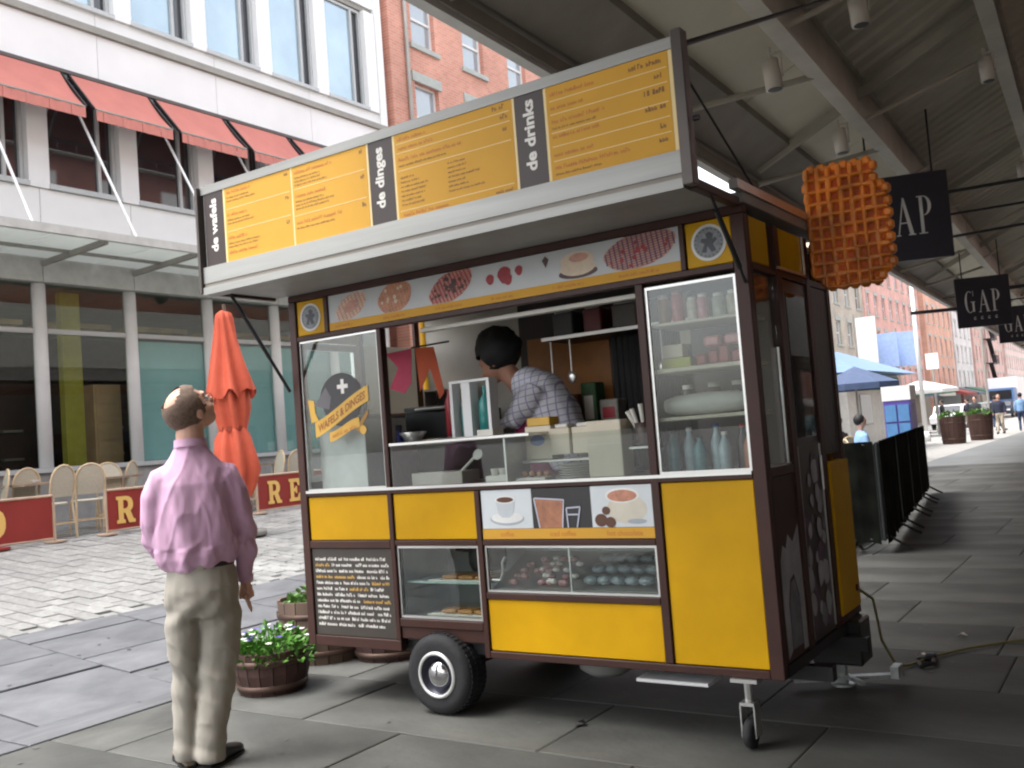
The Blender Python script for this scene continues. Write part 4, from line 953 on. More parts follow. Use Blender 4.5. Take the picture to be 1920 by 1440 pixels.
MB().tube((-1.39,5.02,2.25),(-1.43,5.15,2.25),.012).tube((-1.39,5.02,2.55),(-1.43,5.15,2.38),.012).build('sign_bracket', black, wf)

def small(name, label, cat, parts, loc, group=None):
    t = thing(name, label, cat, loc, group)
    for nm, mt, fn in parts:
        m_ = MB(); fn(m_); m_.build(nm, mt, t)
    return t
paper = mat('paper_white', (0.66,0.64,0.58), .6, var=.05); card = mat('cream_card', (0.60,0.54,0.42), .6, var=.06)
def bx(*b, bv=.004): return lambda m_: m_.bbox(*b, b=bv)
small('steel_bin', 'grey steel box behind the ribbon logo window', 'container', [('body',mat('bin_grey',(.62,.62,.60),.45,.2,dirt=.1),bx(-4.17,-3.80,4.13,4.50,1.20,1.60)),('lid',steel,bx(-4.175,-3.795,4.125,4.505,1.601,1.625))], (-4,4.3,1.2))
small('blue_bottle', 'dark blue bottle beside the grey steel box', 'bottle', [('body',mat('blue_plastic',(.01,.02,.22),.3),lambda m_: m_.lathe([(.001,1.2),(.04,1.2),(.042,1.42),(.015,1.48),(.015,1.52)],(-3.73,4.35,0),14)),('cap',black,lambda m_: m_.lathe([(.018,1.52),(.018,1.55),(.001,1.55)],(-3.73,4.35,0),12))], (-3.73,4.35,1.2))
small('pink_pennant', 'bright pink fabric pennant hanging behind the left window', 'pennant', [('cloth',mat('pink_cloth',(.75,.07,.16),.6),lambda m_: m_.poly([(-4.12,4.72,2.03),(-3.90,4.72,2.04),(-3.92,4.72,1.82),(-3.98,4.72,1.76),(-4.10,4.72,1.80),(-4.02,4.72,1.93)],(0,.004,0)))], (-4,4.72,2))
small('orange_pennant', 'orange fabric pennant hanging just right of the window post', 'pennant', [('cloth',mat('orange_cloth',(.75,.12,.04),.6),lambda m_: m_.poly([(-3.87,4.72,2.04),(-3.72,4.72,2.03),(-3.66,4.72,1.74),(-3.70,4.72,1.70),(-3.76,4.72,1.90),(-3.85,4.72,1.76)],(0,.004,0))),('cord',black,lambda m_: m_.tube((-3.9,4.724,2.045),(-3.6,4.724,2.05),.006))], (-3.8,4.72,2))
small('black_griddle', 'black waffle iron on the back counter', 'appliance', [('body',black,bx(-3.95,-3.42,4.62,4.98,1.46,1.62)),('lid',mat('griddle_dark',(.03,.028,.028),.3,.5),bx(-3.93,-3.44,4.64,4.96,1.621,1.66)),('handle',steel,lambda m_: m_.tube((-3.8,4.6,1.64),(-3.55,4.6,1.64),.01))], (-3.7,4.8,1.46))
small('glass_cabinet', 'small steel framed cabinet at the back of the cart left of the vendor', 'cabinet', [('frame',steel,lambda m_: [m_.box(-4.12,-3.78,5.08,5.22,z,z+.015) for z in (1.46,1.62,1.78)] and [m_.box(x,x+.012,5.08,5.22,1.4755,1.7795) for x in (-4.12,-3.792)]),('back',dkm,bx(-4.10,-3.80,5.2,5.22,1.476,1.779,bv=0)),('tray',paper,bx(-4.05,-3.86,5.1,5.18,1.636,1.66))], (-3.95,5.15,1.46))
C('back_counter', steel, -4.2,-2.6,4.98,5.24,1.42,1.458); C('back_cupboard', dark_b, -4.2,-2.6,5.0,5.24,.36,1.419, bv=0)
teal_b = mat('teal_bottle', (.03,.22,.20), .25); red_b = mat('red_bottle', (.35,.03,.04), .3)
small('syrup_rack', 'white framed rack of teal and red bottles in front of the vendor', 'rack', [('frame',white_p,lambda m_: [m_.box(a,b_,4.36,4.44,1.452,1.755) for a,b_ in ((-3.345,-3.325),(-3.26,-3.20),(-3.085,-3.065))] and m_.box(-3.345,-3.065,4.36,4.44,1.756,1.77) and m_.box(-3.345,-3.065,4.36,4.44,1.446,1.4515)),('bottle',teal_b,lambda m_: m_.lathe([(.001,1.46),(.042,1.46),(.042,1.64),(.014,1.68),(.014,1.73)],(-3.14,4.42,0),14)),('bottle',teal_b,lambda m_: m_.lathe([(.001,1.46),(.022,1.46),(.022,1.62),(.008,1.66),(.008,1.70)],(-3.29,4.42,0),12)),('bottle',red_b,lambda m_: m_.lathe([(.001,1.46),(.028,1.46),(.028,1.66),(.012,1.70),(.012,1.73)],(-3.41,4.44,0),12))], (-3.2,4.4,1.45))
small('blue_dot_box', 'pale carton with a round blue label on the counter', 'carton', [('body',card,bx(-2.76,-2.60,4.22,4.34,1.30,1.475)),('label',mat('blue_label',(.03,.12,.40),.5),lambda m_: m_.disc((-2.685,4.2195,1.40),.028,(0,-1,0),16,rx=.045,th=.001)),('flap',mat('yellow_card',(.60,.36,.05),.5),bx(-2.75,-2.61,4.23,4.33,1.476,1.52))], (-2.7,4.3,1.3))
for i,(x,l) in enumerate(((-2.595,'left of two small cream napkin boxes beside the blue dot carton'),(-2.465,'right of two small cream napkin boxes, next to the tall carton'))):
    small('napkin_box', l, 'box', [('body',card,bx(x,x+.115,4.20,4.32,1.32,1.455)),('napkins',paper,bx(x+.02,x+.095,4.22,4.30,1.456,1.475))], (x,4.26,1.32), 'small cream boxes on the counter')
C('counter_riser', steel, -2.77,-2.35,4.19,4.4,1.285,1.299)
small('tall_carton', 'tall cream carton standing at the right end of the counter', 'carton', [('body',card,bx(-2.335,-2.145,4.12,4.24,1.20,1.475)),('band',paper,bx(-2.337,-2.143,4.118,4.242,1.36,1.363,bv=0))], (-2.24,4.2,1.2))
small('cutlery_cup', 'brown cup of plastic forks beside the tall carton', 'cup', [('cup',mat('brown_cup',(.06,.035,.03),.5),lambda m_: m_.lathe([(.001,1.34),(.038,1.34),(.045,1.45),(.041,1.45),(.036,1.35)],(-2.06,4.2,0),14)),('fork',paper,lambda m_: [m_.tube((-2.06+dx,4.2,1.40),(-2.06+dx*2.4,4.18,1.52+dz),.006,.012) for dx,dz in ((-.02,0),(0,.02),(.018,.01),(-.03,-.01))])], (-2.06,4.2,1.34))
C('cup_shelf', alu, -2.12,-1.99,4.14,4.27,1.325,1.338)
small('plate_stack', 'stack of pale plates inside the sneeze-glass case', 'plates', [('plates',paper,lambda m_: [m_.lathe([(.001,1.2+.012*k),(.07,1.203+.012*k),(.10,1.21+.012*k),(.098,1.212+.012*k)],(-2.46,4.22,0),20) for k in range(6)])], (-2.46,4.22,1.2))
small('foam_tray', 'white foam tray on the case floor left of the divider', 'tray', [('tray',paper,bx(-2.95,-2.80,4.10,4.20,1.20,1.235)),('cups',paper,lambda m_: [m_.lathe([(.001,1.236),(.018,1.236),(.022,1.27)],(-2.92+.05*k,4.15,0),10) for k in range(3)])], (-2.87,4.15,1.2))
small('topping_tub', 'grey tub with a white spoon in the left of the case', 'tub', [('tub',inner,bx(-3.45,-3.10,4.10,4.26,1.20,1.27)),('spoon',paper,lambda m_: (m_.tube((-3.14,4.14,1.26),(-3.02,4.12,1.34),.008), m_.disc((-3.0,4.12,1.35),.03,(0,-1,.3),12,th=.004)))], (-3.3,4.2,1.2))
small('pastry_tray', 'tray of small brown pastries right of the case divider', 'tray', [('tray',paper,bx(-2.76,-2.58,4.10,4.20,1.20,1.215)),('pastry',mat('pastry_brown',(.30,.12,.05),.6),lambda m_: [m_.ball((-2.73+.045*k,4.15,1.232),.02,(1,1,.8),8,6) for k in range(4)])], (-2.67,4.15,1.2))
# lower display: waffles on plates, dark pot
waf = mat('baked_waffle', (.42,.20,.06), .6, var=.2, scale=20)
for i,(x,z,l) in enumerate(((-3.20,.679,'waffles on a glass shelf in the lower display window'),(-3.22,.495,'waffles on paper on the floor of the lower display window'))):
    small('waffle_tray', l, 'waffles', [('liner',paper,lambda m_: m_.poly([(x-.2,4.12,z),(x+.17,4.12,z),(x+.2,4.4,z),(x-.05,4.4,z)],(0,0,.006))),('waffle',waf,lambda m_: [m_.bbox(x-.12+.11*k,x-.02+.11*k,4.14,4.26,z+.007,z+.026,b=.006) for k in range(3)])], (x,4.25,z))
small('hanging_pot', 'black pot at the top of the lower display window', 'pot', [('body',black,lambda m_: m_.lathe([(.001,.72),(.09,.722),(.105,.76),(.105,.86),(.10,.87)],(-3.10,4.28,0),18)),('handle',black,lambda m_: m_.tube((-3.2,4.28,.82),(-3.3,4.26,.83),.009))], (-3.1,4.28,.72))
# glass case below the photographs
rs = random.Random(2)
small('ice_cream_cups', 'pink and white wrapped treats at the left of the low glass case', 'treats', [('treat',mat('pink_wrap',(.40,.20,.20),.5,var=.3,scale=20),lambda m_: [m_.ball((-2.85+rs.uniform(0,.32),4.13+.05*(k%5),.685+.022*(k%5)),.022,(1.2,1,.7),8,6) for k in range(22)]),('white_treat',paper,lambda m_: [m_.ball((-2.72+rs.uniform(0,.22),4.13+.05*(k%5),.69+.022*(k%5)),.02,(1.2,1,.7),8,6) for k in range(14)])], (-2.7,4.25,.66))
small('clear_bags', 'blue-grey plastic bags at the right of the low glass case', 'bags', [('bag',mat('bag_blue_grey',(.22,.27,.29),.25,var=.3,scale=15),lambda m_: [m_.ball((-2.38+.075*(k%5),4.14+.09*(k//5),.70+.04*(k//5)),.04,(1.1,1,.55),10,6) for k in range(15)])], (-2.2,4.25,.66))
small('case_tap', 'bent steel tap at the left end of the low glass case', 'tap', [('pipe',alu,lambda m_: m_.path([(-2.93,4.07,.70),(-2.88,4.07,.70),(-2.86,4.07,.74),(-2.86,4.07,.79),(-2.84,4.07,.82)],.007))], (-2.9,4.07,.7))
# jars, bottles and packets behind the right-hand window
def jar(x, y, z, r_, h, body, label, cat='jar', lidc=None, name='jar'):
    return small(name, label, cat, [('body',body,lambda m_: m_.lathe([(.001,z),(r_*.95,z),(r_,z+.008),(r_,z+h*.8),(r_*.75,z+h*.88)],(x,y,0),14)),('lid',lidc or paper,lambda m_: m_.lathe([(r_*.8,z+h*.86),(r_*.8,z+h),(.001,z+h)],(x,y,0),14))], (x,y,z), 'jars and tins behind the right window')
jc = lambda n_, c_: mat('jar_'+n_, c_, .3, var=.25, scale=25)
jar(-1.885,4.16,1.902,.030,.135,jc('amber',(.30,.14,.03)),'amber jar, first on the top shelf')
jar(-1.815,4.16,1.902,.030,.150,jc('rose',(.45,.10,.10)),'rose red jar, second on the top shelf',lidc=jc('rose2',(.5,.25,.2)))
jar(-1.745,4.17,1.902,.026,.110,jc('milk',(.55,.50,.42)),'milky jar, third on the top shelf')
jar(-1.685,4.15,1.902,.026,.115,jc('pink',(.55,.22,.25)),'pink jar, fourth on the top shelf')
jar(-1.615,4.17,1.902,.033,.110,jc('sage',(.35,.36,.28)),'sage jar, fifth on the top shelf')
jar(-1.54,4.16,1.902,.033,.112,jc('sand',(.40,.36,.26)),'sandy jar at the right end of the top shelf')
small('green_packet', 'yellow-green packet lying on the middle shelf', 'packet', [('packet',mat('packet_lime',(.35,.36,.03),.5),bx(-1.91,-1.76,4.13,4.22,1.689,1.735)),('flap',card,bx(-1.90,-1.80,4.14,4.2,1.736,1.80))], (-1.84,4.17,1.69))
small('grey_tin', 'grey tin standing behind the yellow-green packet', 'tin', [('body',jc('tin',(.25,.27,.27)),lambda m_: m_.lathe([(.001,1.689),(.04,1.689),(.04,1.80),(.001,1.80)],(-1.86,4.29,0),16)),('rim',alu,lambda m_: m_.lathe([(.041,1.79),(.041,1.805)],(-1.86,4.29,0),16))], (-1.86,4.29,1.69))
small('red_packets', 'pile of dark red packets on the middle shelf', 'packets', [('packet',mat('packet_red',(.26,.03,.03),.45,var=.3,scale=20),lambda m_: [m_.bbox(-1.73+.055*k,-1.68+.055*k,4.12+.01*(k%2),4.24,1.689,1.74+.014*(k%3),b=.008) for k in range(4)]),('pink_packet',jc('pk',(.5,.2,.2)),lambda m_: [m_.bbox(-1.70+.10*k,-1.62+.10*k,4.15,4.23,1.771,1.82,b=.01) for k in range(2)])], (-1.62,4.17,1.69))
small('white_roll', 'long white wrapped roll on the ledge halfway down the window', 'roll', [('roll',mat('roll_white',(.52,.52,.48),.5,bump=.2),lambda m_: m_.lathe([(.001,-.21),(.03,-.208),(.045,-.16),(.052,0),(.046,.15),(.03,.20),(.001,.205)],(-1.71,4.17,1.515),16,Matrix.Rotation(R(90),4,'Y')))], (-1.7,4.17,1.46))
C('shelf', MATS['shelf_cream'], -1.925,-1.486,YF+.05,YF+.36,1.445,1.462)
for k,(x,l) in enumerate(((-1.87,'first dark cup behind the white roll'),(-1.74,'second dark cup behind the white roll'),(-1.62,'third dark cup behind the white roll'))):
    jar(x,4.33,1.463,.035,.15,jc('cup%d'%k,[(.05,.04,.035),(.12,.10,.08),(.04,.04,.05)][k]),l,'cup',name='cup')
bt = mat('clear_bottle', (.33,.42,.45), .15, var=.2, scale=20); bt2 = mat('teal_drink', (.07,.20,.22), .2, var=.3, scale=20)
def bottle(x, y, h, mt, label, cap):
    return small('drink_bottle', label, 'bottle', [('body',mt,lambda m_: m_.lathe([(.001,1.2),(.03,1.2),(.032,1.22),(.032,1.2+h*.6),(.012,1.2+h*.85),(.012,1.2+h*.93)],(x,y,0),14)),('cap',cap,lambda m_: m_.lathe([(.014,1.2+h*.92),(.014,1.2+h),(.001,1.2+h)],(x,y,0),10))], (x,y,1.2), 'bottles behind the right window')
capb = mat('cap_blue', (.05,.12,.35), .4)
bottle(-1.89,4.15,.20,bt2,'teal drink bottle, first from the left at the bottom of the window',black)
bottle(-1.83,4.20,.21,bt,'clear bottle, second from the left',white_p)
bottle(-1.755,4.14,.17,bt2,'short teal bottle, third from the left',black)
bottle(-1.69,4.19,.22,bt,'clear blue-capped bottle, fourth from the left',capb)
bottle(-1.63,4.13,.18,bt,'clear short bottle, fifth from the left',paper)
bottle(-1.57,4.20,.21,mat('cola_drink',(.03,.015,.012),.2),'dark cola bottle near the right end',mat('cap_red',(.4,.02,.02),.4))
bottle(-1.515,4.14,.19,mat('juice_drink',(.40,.16,.08),.25),'orange juice bottle at the right corner',paper)

small('napkin_stack', 'small stack of white napkins on the sneeze-glass rail', 'napkins', [('napkins',paper,lambda m_: [m_.bbox(-2.98,-2.88,4.10,4.20,1.447+.008*k,1.454+.008*k,b=.001) for k in range(4)])], (-2.93,4.15,1.45))
small('metal_bowl', 'shiny metal bowl left of the syrup rack', 'bowl', [('bowl',alu,lambda m_: m_.lathe([(.001,1.447),(.04,1.448),(.075,1.49),(.078,1.50),(.072,1.495),(.038,1.455)],(-3.50,4.2,0),20))], (-3.5,4.2,1.447))
for i,(x,l) in enumerate(((-2.93,'ladle hanging left on the dark upper shelf'),(-2.80,'whisk-like tool hanging second on the upper shelf'),(-2.22,'long spoon hanging near the right of the upper shelf'))):
    small('hanging_utensil', l, 'utensil', [('handle',alu,lambda m_: m_.tube((x,4.83,1.97),(x,4.83,1.78),.005)),('head',steel,lambda m_: m_.ball((x,4.83,1.75),.03,(1,.4,1.2),10,8))], (x,4.83,1.97), 'utensils hanging from the upper shelf')
for i,(x,w,c_,l) in enumerate(((-2.95,.14,(.05,.05,.05),'black tin on the upper shelf, first from the left'),(-2.74,.12,(.12,.02,.02),'dark red tin on the upper shelf, second'),(-2.55,.16,(.10,.09,.08),'grey-brown box on the upper shelf, third'),(-2.32,.12,(.02,.05,.03),'dark green tin on the upper shelf, fourth'),(-2.15,.10,(.25,.20,.12),'tan packet at the right end of the upper shelf'))):
    small('shelf_tin', l, 'tin', [('body',mat('shelf_tin_%d'%i,c_,.4),bx(x,x+w,4.9,5.05,2.001,2.14,bv=.008)),('lid',alu,bx(x+.01,x+w-.01,4.91,5.04,2.141,2.15))], (x,5,2), 'tins on the upper shelf')
for i,(x,z,w,h,c_,l) in enumerate(((-3.05,1.459,.16,.20,(.25,.10,.04),'brown carton on the back counter right of the vendor'),(-2.86,1.459,.10,.26,(.05,.12,.05),'green bottle-like carton beside the brown carton'),(-2.74,1.459,.12,.15,(.30,.28,.24),'pale tub on the back counter'))):
    small('back_counter_pack', l, 'carton', [('body',mat('pack_%d'%i,c_,.5,var=.3,scale=20),bx(x,x+w,5.02,5.14,z,z+h,bv=.006)),('label',[card,paper,red_b][i],bx(x+.02,x+w-.02,5.016,5.0195,z+.04,z+h*.7,bv=0))], (x,5.1,z), 'packs on the back counter')
small('dark_curtain', 'black pleated curtain at the back right of the cart opening', 'curtain', [('cloth',black,lambda m_: m_.add([(-2.68+.02*i,5.12+.012*(i%2),z) for i in range(24) for z in (1.2,2.08)], [(2*i,2*i+2,2*i+3,2*i+1) for i in range(23)])),('rail',alu,lambda m_: m_.tube((-2.70,5.12,2.09),(-2.2,5.12,2.09),.006))], (-2.45,5.12,1.2))
small('pale_notice', 'small cream notice on the post beside the black curtain', 'notice', [('sheet',card,bx(-2.16,-2.06,4.95,4.953,1.72,2.0,bv=0)),('tape',paper,bx(-2.13,-2.09,4.947,4.949,1.98,2.01,bv=0))], (-2.11,4.95,1.7))

# ================================================================== PEOPLE
def loft(mb, rings, n=16, cap=True, smooth=True):
    """rings: (centre, rx, ry[, tilt dir]) ; each ring lies across the path"""
    C_ = [Vector(r_[0]) for r_ in rings]; vs = []
    for k, r_ in enumerate(rings):
        d = (C_[min(k+1,len(C_)-1)]-C_[max(k-1,0)]).normalized()
        if len(r_) > 3: d = Vector(r_[3]).normalized()
        a = Vector((1,0,0)) if abs(d.x) < .9 else Vector((0,0,1))
        b = d.cross(a).normalized(); a = b.cross(d).normalized()
        for i in range(n):
            t = 2*math.pi*i/n; vs.append(C_[k]+a*math.cos(t)*r_[1]+b*math.sin(t)*r_[2])
    fs = [(k*n+i,k*n+(i+1)%n,(k+1)*n+(i+1)%n,(k+1)*n+i) for k in range(len(rings)-1) for i in range(n)]
    if cap: fs += [tuple(range(n-1,-1,-1)), tuple(range(len(vs)-n,len(vs)))]
    return mb.add(vs, fs, smooth)
def organic(name, mb, mtl, parent, voxel=.014, smooth=6, fold=None, label=None):
    """fuses overlapping shapes into one continuous surface"""
    me = bpy.data.meshes.new('t'); me.from_pydata(mb.v, [], mb.f)
    bm = bmesh.new(); bm.from_mesh(me); bmesh.ops.recalc_face_normals(bm, faces=bm.faces); bm.to_mesh(me); bm.free()
    ob = bpy.data.objects.new('t', me); COL.objects.link(ob)
    r_ = ob.modifiers.new('r', 'REMESH'); r_.mode = 'VOXEL'; r_.voxel_size = voxel; r_.use_smooth_shade = True
    s_ = ob.modifiers.new('s', 'SMOOTH'); s_.iterations = smooth; s_.factor = .5
    dg = bpy.context.evaluated_depsgraph_get(); dg.update(); out = bpy.data.meshes.new_from_object(ob.evaluated_get(dg))
    bpy.data.objects.remove(ob); bpy.data.meshes.remove(me)
    if fold:
        nr_ = [v.normal.copy() for v in out.vertices]
        for v, n_ in zip(out.vertices, nr_): v.co += n_*fold(v.co)
    out.name = name; out.materials.clear(); out.materials.append(mtl)
    for p in out.polygons: p.use_smooth = True
    o = bpy.data.objects.new(name, out); COL.objects.link(o); o.parent = parent
    return props(o, label)
from mathutils import noise as mnoise
skin = mat('skin_light', (0.68,0.40,0.30), .5, var=.12, scale=14, spec=.3)
skin2 = mat('skin_brown', (0.42,0.21,0.14), .5, var=.1, scale=14, spec=.3)
shirt_m = mat('lilac_shirt', (0.58,0.355,0.50), .8, var=.06, scale=5, bump=.12, bscale=300)
trous_m = mat('khaki_trousers', (0.33,0.305,0.26), .85, var=.06, scale=6, bump=.12, bscale=250)
hair_b = mat('brown_grey_hair', (0.17,0.115,0.085), .8, var=.35, scale=60, bump=.6, bscale=160)
hair_k = mat('black_hair', (0.010,0.009,0.010), .6, var=.3, scale=60, bump=.5, bscale=160)
def hand_mesh(mb, w, d, side=1, s=1.0, curl=.5):
    """palm and five bent fingers; w wrist, d direction of the fingers"""
    w = Vector(w); d = Vector(d).normalized(); a = Vector((0,1,0)); a = (a-d*a.dot(d)).normalized(); b = d.cross(a)
    loft(mb, [(w,.024*s,.018*s),(w+d*.03*s,.030*s,.018*s),(w+d*.07*s,.040*s,.016*s),(w+d*.09*s,.038*s,.014*s)], 10)
    for k, (off, L) in enumerate(((-.030,.062),(-.010,.074),(.010,.070),(.029,.054))):
        p0 = w+d*.075*s+a*off*s; p1 = p0+d*L*.5*s+b*side*.006*s; p2 = p1+(d*(1-curl*.5)+b*side*curl*.6).normalized()*L*.5*s
        mb.tube(p0,p1,.0112*s,.0108*s,n=8).tube(p1,p2,.0108*s,.0095*s,n=8).ball(p1,.0112*s,n=8,m=6).ball(p2,.0098*s,n=8,m=6)
    t0 = w+d*.03*s-a*.026*s; t1 = t0+(d*.7-a*.6).normalized()*.024*s; t2 = t1+(d+b*side*.8).normalized()*.018*s
    mb.tube(t0,t1,.012*s,.010*s,n=8).tube(t1,t2,.010*s,.008*s,n=8).ball(t1,.0102*s,n=8,m=6).ball(t2,.0082*s,n=8,m=6)
def head_mesh(mb, c, M, s=1.0):
    """head looking along local +y of M: skull, jaw, nose, ears"""
    def T(p): return Vector(c)+M@(Vector(p)*s)
    def bl(p, r_, sc): 
        q = MB(); q.ball((0,0,0), r_*s, sc, 16, 12); mb.add([T((0,0,0))+M@(Vector(v)+Vector(p)*s) for v in q.v], q.f, True)
    bl((0,-.012,.028), .098, (.80,1.0,.92)); bl((0,.030,-.02), .078, (.80,.85,1.05)); bl((0,.050,-.072), .042, (1.0,.9,.75)); bl((0,-.02,-.03),.07,(.85,.9,.9))
    bl((0,.102,-.018), .016, (.85,1.3,1.2)); bl((0,.093,.010), .011, (.8,.9,1.9)); bl((0,.088,-.052), .018, (1.3,.6,.5))
    bl((0,.085,.036), .03, (1.5,.5,.35))
    for sx in (-1,1):
        bl((sx*.078,-.002,-.01), .026, (.38,.75,1.25)); bl((sx*.033,.07,-.028),.026,(1,.8,.9))
# ---- the man looking up at the board (local frame: +y away from the camera, +x to the right)
man = thing('person', 'standing man in lilac shirt and khaki trousers, from behind, looking up at the menu', 'person', (-3.835,2.985,0))
man.rotation_euler = (0,0,R(52.3)); man.scale = (.96,.98,1.0); ORG[man.name] = Vector((0,0,0))
HM = Matrix.Rotation(R(-68),3,'Z')@Matrix.Rotation(R(36),3,'X')@Matrix.Rotation(R(4),3,'Y')
HC = Vector((-.018,.02,1.668))
b = MB()
head_mesh(b, HC, HM, 1.10)
loft(b, [((-.028,.02,1.42),.070,.064),((-.026,.015,1.50),.070,.066),((-.028,.015,1.56),.069,.070),((-.022,.02,1.63),.06,.065)], 16)
loft(b, [((-.01,.02,.90),.14,.10),((-.02,.02,1.15),.15,.10),((-.02,.02,1.38),.15,.08),((-.025,.02,1.45),.08,.06)], 16)   # trunk under the shirt
for sx, pts in ((1,[((.14,.03,1.37),.045),((.195,.03,1.12),.038),((.198,.09,.90),.030),((.200,.11,.815),.024)]),(-1,[((-.18,.03,1.37),.045),((-.225,.05,1.14),.038),((-.19,.20,1.02),.030),((-.12,.26,.98),.026)])):
    loft(b, [(p, r_, r_) for p, r_ in pts], 12)
hand_mesh(b, (.200,.11,.83), (.02,.05,-1), 1, 1.05, .45)
hand_mesh(b, (-.12,.26,.98), (1,.15,-.1), -1, 1.0, .6)
for pts in ([((-.095,.03,.86),.07),((-.112,.04,.47),.040),((-.122,.045,.09),.03)],[((.05,.025,.86),.07),((.040,.015,.45),.045),((-.010,-.018,.09),.03)]):
    loft(b, [(p, r_, r_) for p, r_ in pts], 12)
organic('body', b, skin, man, .0075, 3)
# eyes and spectacles, hair as a fringe round a bald crown
def HT(p, s=1.10): return HC+HM@(Vector(p)*s)
m = MB()
for sx in (-1,1): m.ball(HT((sx*.033,.086,.012)), .0125, n=10, m=8)
m.build('eye', mat('eye_white', (.6,.58,.55), .3), man)
m = MB()
for sx in (-1,1):
    m.ball(HT((sx*.033,.096,.013)), .006, n=8, m=6)
    m.tube(HT((sx*.07,.085,.015)), HT((sx*.082,.0,.01)), .0022, n=6)
    r_ = [HT((sx*.036+.024*math.cos(t),.101,.012+.017*math.sin(t))) for t in [6.283*k/14 for k in range(15)]]; m.path(r_, .0018, 5)
m.tube(HT((-.012,.102,.014)), HT((.012,.102,.014)), .0018, n=5)
m.build('spectacles', black, man)
h = MB(); q = MB(); q.ball((0,0,0), 1, (1,1,1), 36, 28)
vs = []; keep = []
for v in q.v:
    x, y, z = v; p = Vector((x*.0835, -.012+y*.1035, .026+z*.0965))
    vs.append(p)
fs = []
for f in q.f:
    c_ = sum((vs[i] for i in f), Vector())/len(f)
    ang = math.hypot(c_.x/.0835, (c_.y+.045)/.10)
    bald = c_.z > .082 and ang < .64                      # bald patch at the crown
    face = c_.y > .045-max(0,(c_.z-.05))*-.2 and c_.z < .085
    low = c_.z < -.045+max(0,c_.y)*.9
    if not (face or low) and not bald: fs.append(f)
th = [p+(p-Vector((0,-.012,.026))).normalized()*(.004+.003*mnoise.noise(p*60)) for p in vs]
h.add([HT(p) for p in th], fs, True)
h.build('hair', hair_b, man)
# shirt
def fold_shirt(co):
    x, y, z = co; f = 0
    f += .010*math.sin(x*42+z*9+3*mnoise.noise(Vector((x*5,y*5,z*2))))*max(0,1-abs(z-1.12)/.28)*(1 if y < .05 else .4)
    f += .007*mnoise.noise(Vector((x*12,y*12,z*4)))+.004*mnoise.noise(Vector((x*34,y*34,z*12)))
    w_ = mnoise.noise(Vector((x*7+3,y*7,z*3)))*2.4; f += .0045*(1-abs(math.sin(x*30+z*14*(1 if x > 0 else -1)+w_)))**3*(1 if z > .95 else .6)
    if x > .15: f += .009*math.sin(z*60+x*20+y*30)*max(0,1-abs(z-1.02)/.22)
    if z < 1.02: f += .008*math.sin(x*50+2*mnoise.noise(Vector((x*9,y*9,0))))
    return f
s_ = MB()
loft(s_, [((-.010,.03,.915),.155,.115),((-.012,.03,.935),.178,.132),((-.020,.03,.98),.200,.145),((-.022,.03,1.08),.198,.148),((-.022,.02,1.20),.196,.138),((-.022,.015,1.32),.188,.122),((-.022,.02,1.385),.166,.104),((-.026,.02,1.425),.134,.092),((-.027,.02,1.462),.100,.082),((-.028,.018,1.492),.080,.074)], 26)
loft(s_, [((-.028,.015,1.44),.086,.078),((-.028,.018,1.50),.076,.073),((-.028,.02,1.522),.073,.070)], 18)
loft(s_, [((.07,.02,1.375),.060,.060),((.125,.025,1.345),.072,.078),((.165,.03,1.27),.068,.074),((.182,.03,1.16),.060,.068),((.195,.045,1.05),.058,.066),((.205,.075,.96),.052,.058),((.207,.10,.885),.042,.047),((.203,.11,.838),.034,.038)], 18)
loft(s_, [((-.11,.02,1.375),.060,.060),((-.165,.025,1.345),.072,.076),((-.210,.035,1.26),.064,.070),((-.228,.045,1.15),.058,.064),((-.232,.07,1.07),.056,.06),((-.21,.15,1.02),.05,.05),((-.16,.22,.99),.040,.042),((-.13,.25,.98),.034,.036)], 18)
organic('shirt', s_, shirt_m, man, .0085, 4, fold_shirt)
m = MB(); loft(m, [((-.028,.012,1.495),.081,.079),((-.028,.015,1.532),.078,.076)], 22, cap=False); loft(m, [((-.028,.012,1.492),.076,.073),((-.028,.015,1.532),.074,.071)], 22, cap=False); m.build('collar', shirt_m, man)
m = MB(); loft(m, [((.2035,.109,.856),.040,.043),((.203,.113,.822),.038,.041)], 18, cap=False); m.build('cuff', shirt_m, man)
def fold_tr(co):
    x, y, z = co; f = .006*mnoise.noise(Vector((x*10,y*10,z*4)))+.003*mnoise.noise(Vector((x*26,y*26,z*12)))
    w_ = mnoise.noise(Vector((x*5,y*5,z*4)))*3; f += .006*(1-abs(math.sin(z*20+x*24+w_)))**4*max(0,1-abs(z-.45)/.5)
    f += .009*math.sin(z*34+x*22)*max(0,1-abs(z-.42)/.16)+.005*math.sin(z*55+x*18)*max(0,1-abs(z-.09)/.12)+.007*math.sin(z*40-x*40)*max(0,1-abs(z-.72)/.1)
    return f
t_ = MB()
loft(t_, [((-.012,.03,.955),.150,.112),((-.012,.03,.90),.168,.128),((-.014,.025,.82),.182,.142),((-.016,.025,.75),.180,.140),((-.018,.028,.70),.165,.120)], 24)
loft(t_, [((-.095,.03,.80),.085,.11),((-.108,.03,.68),.088,.108),((-.112,.035,.55),.078,.094),((-.112,.04,.44),.066,.080),((-.118,.045,.30),.062,.076),((-.122,.045,.16),.060,.074),((-.122,.045,.06),.062,.078),((-.122,.045,.035),.062,.08)], 20)
loft(t_, [((.068,.03,.80),.095,.115),((.062,.03,.68),.106,.116),((.054,.025,.55),.100,.105),((.040,.015,.44),.092,.094),((.020,.0,.30),.082,.088),((-.004,-.015,.16),.074,.084),((-.016,-.02,.06),.074,.086),((-.018,-.02,.03),.072,.086)], 20)
organic('trousers', t_, trous_m, man, .009, 3, fold_tr)
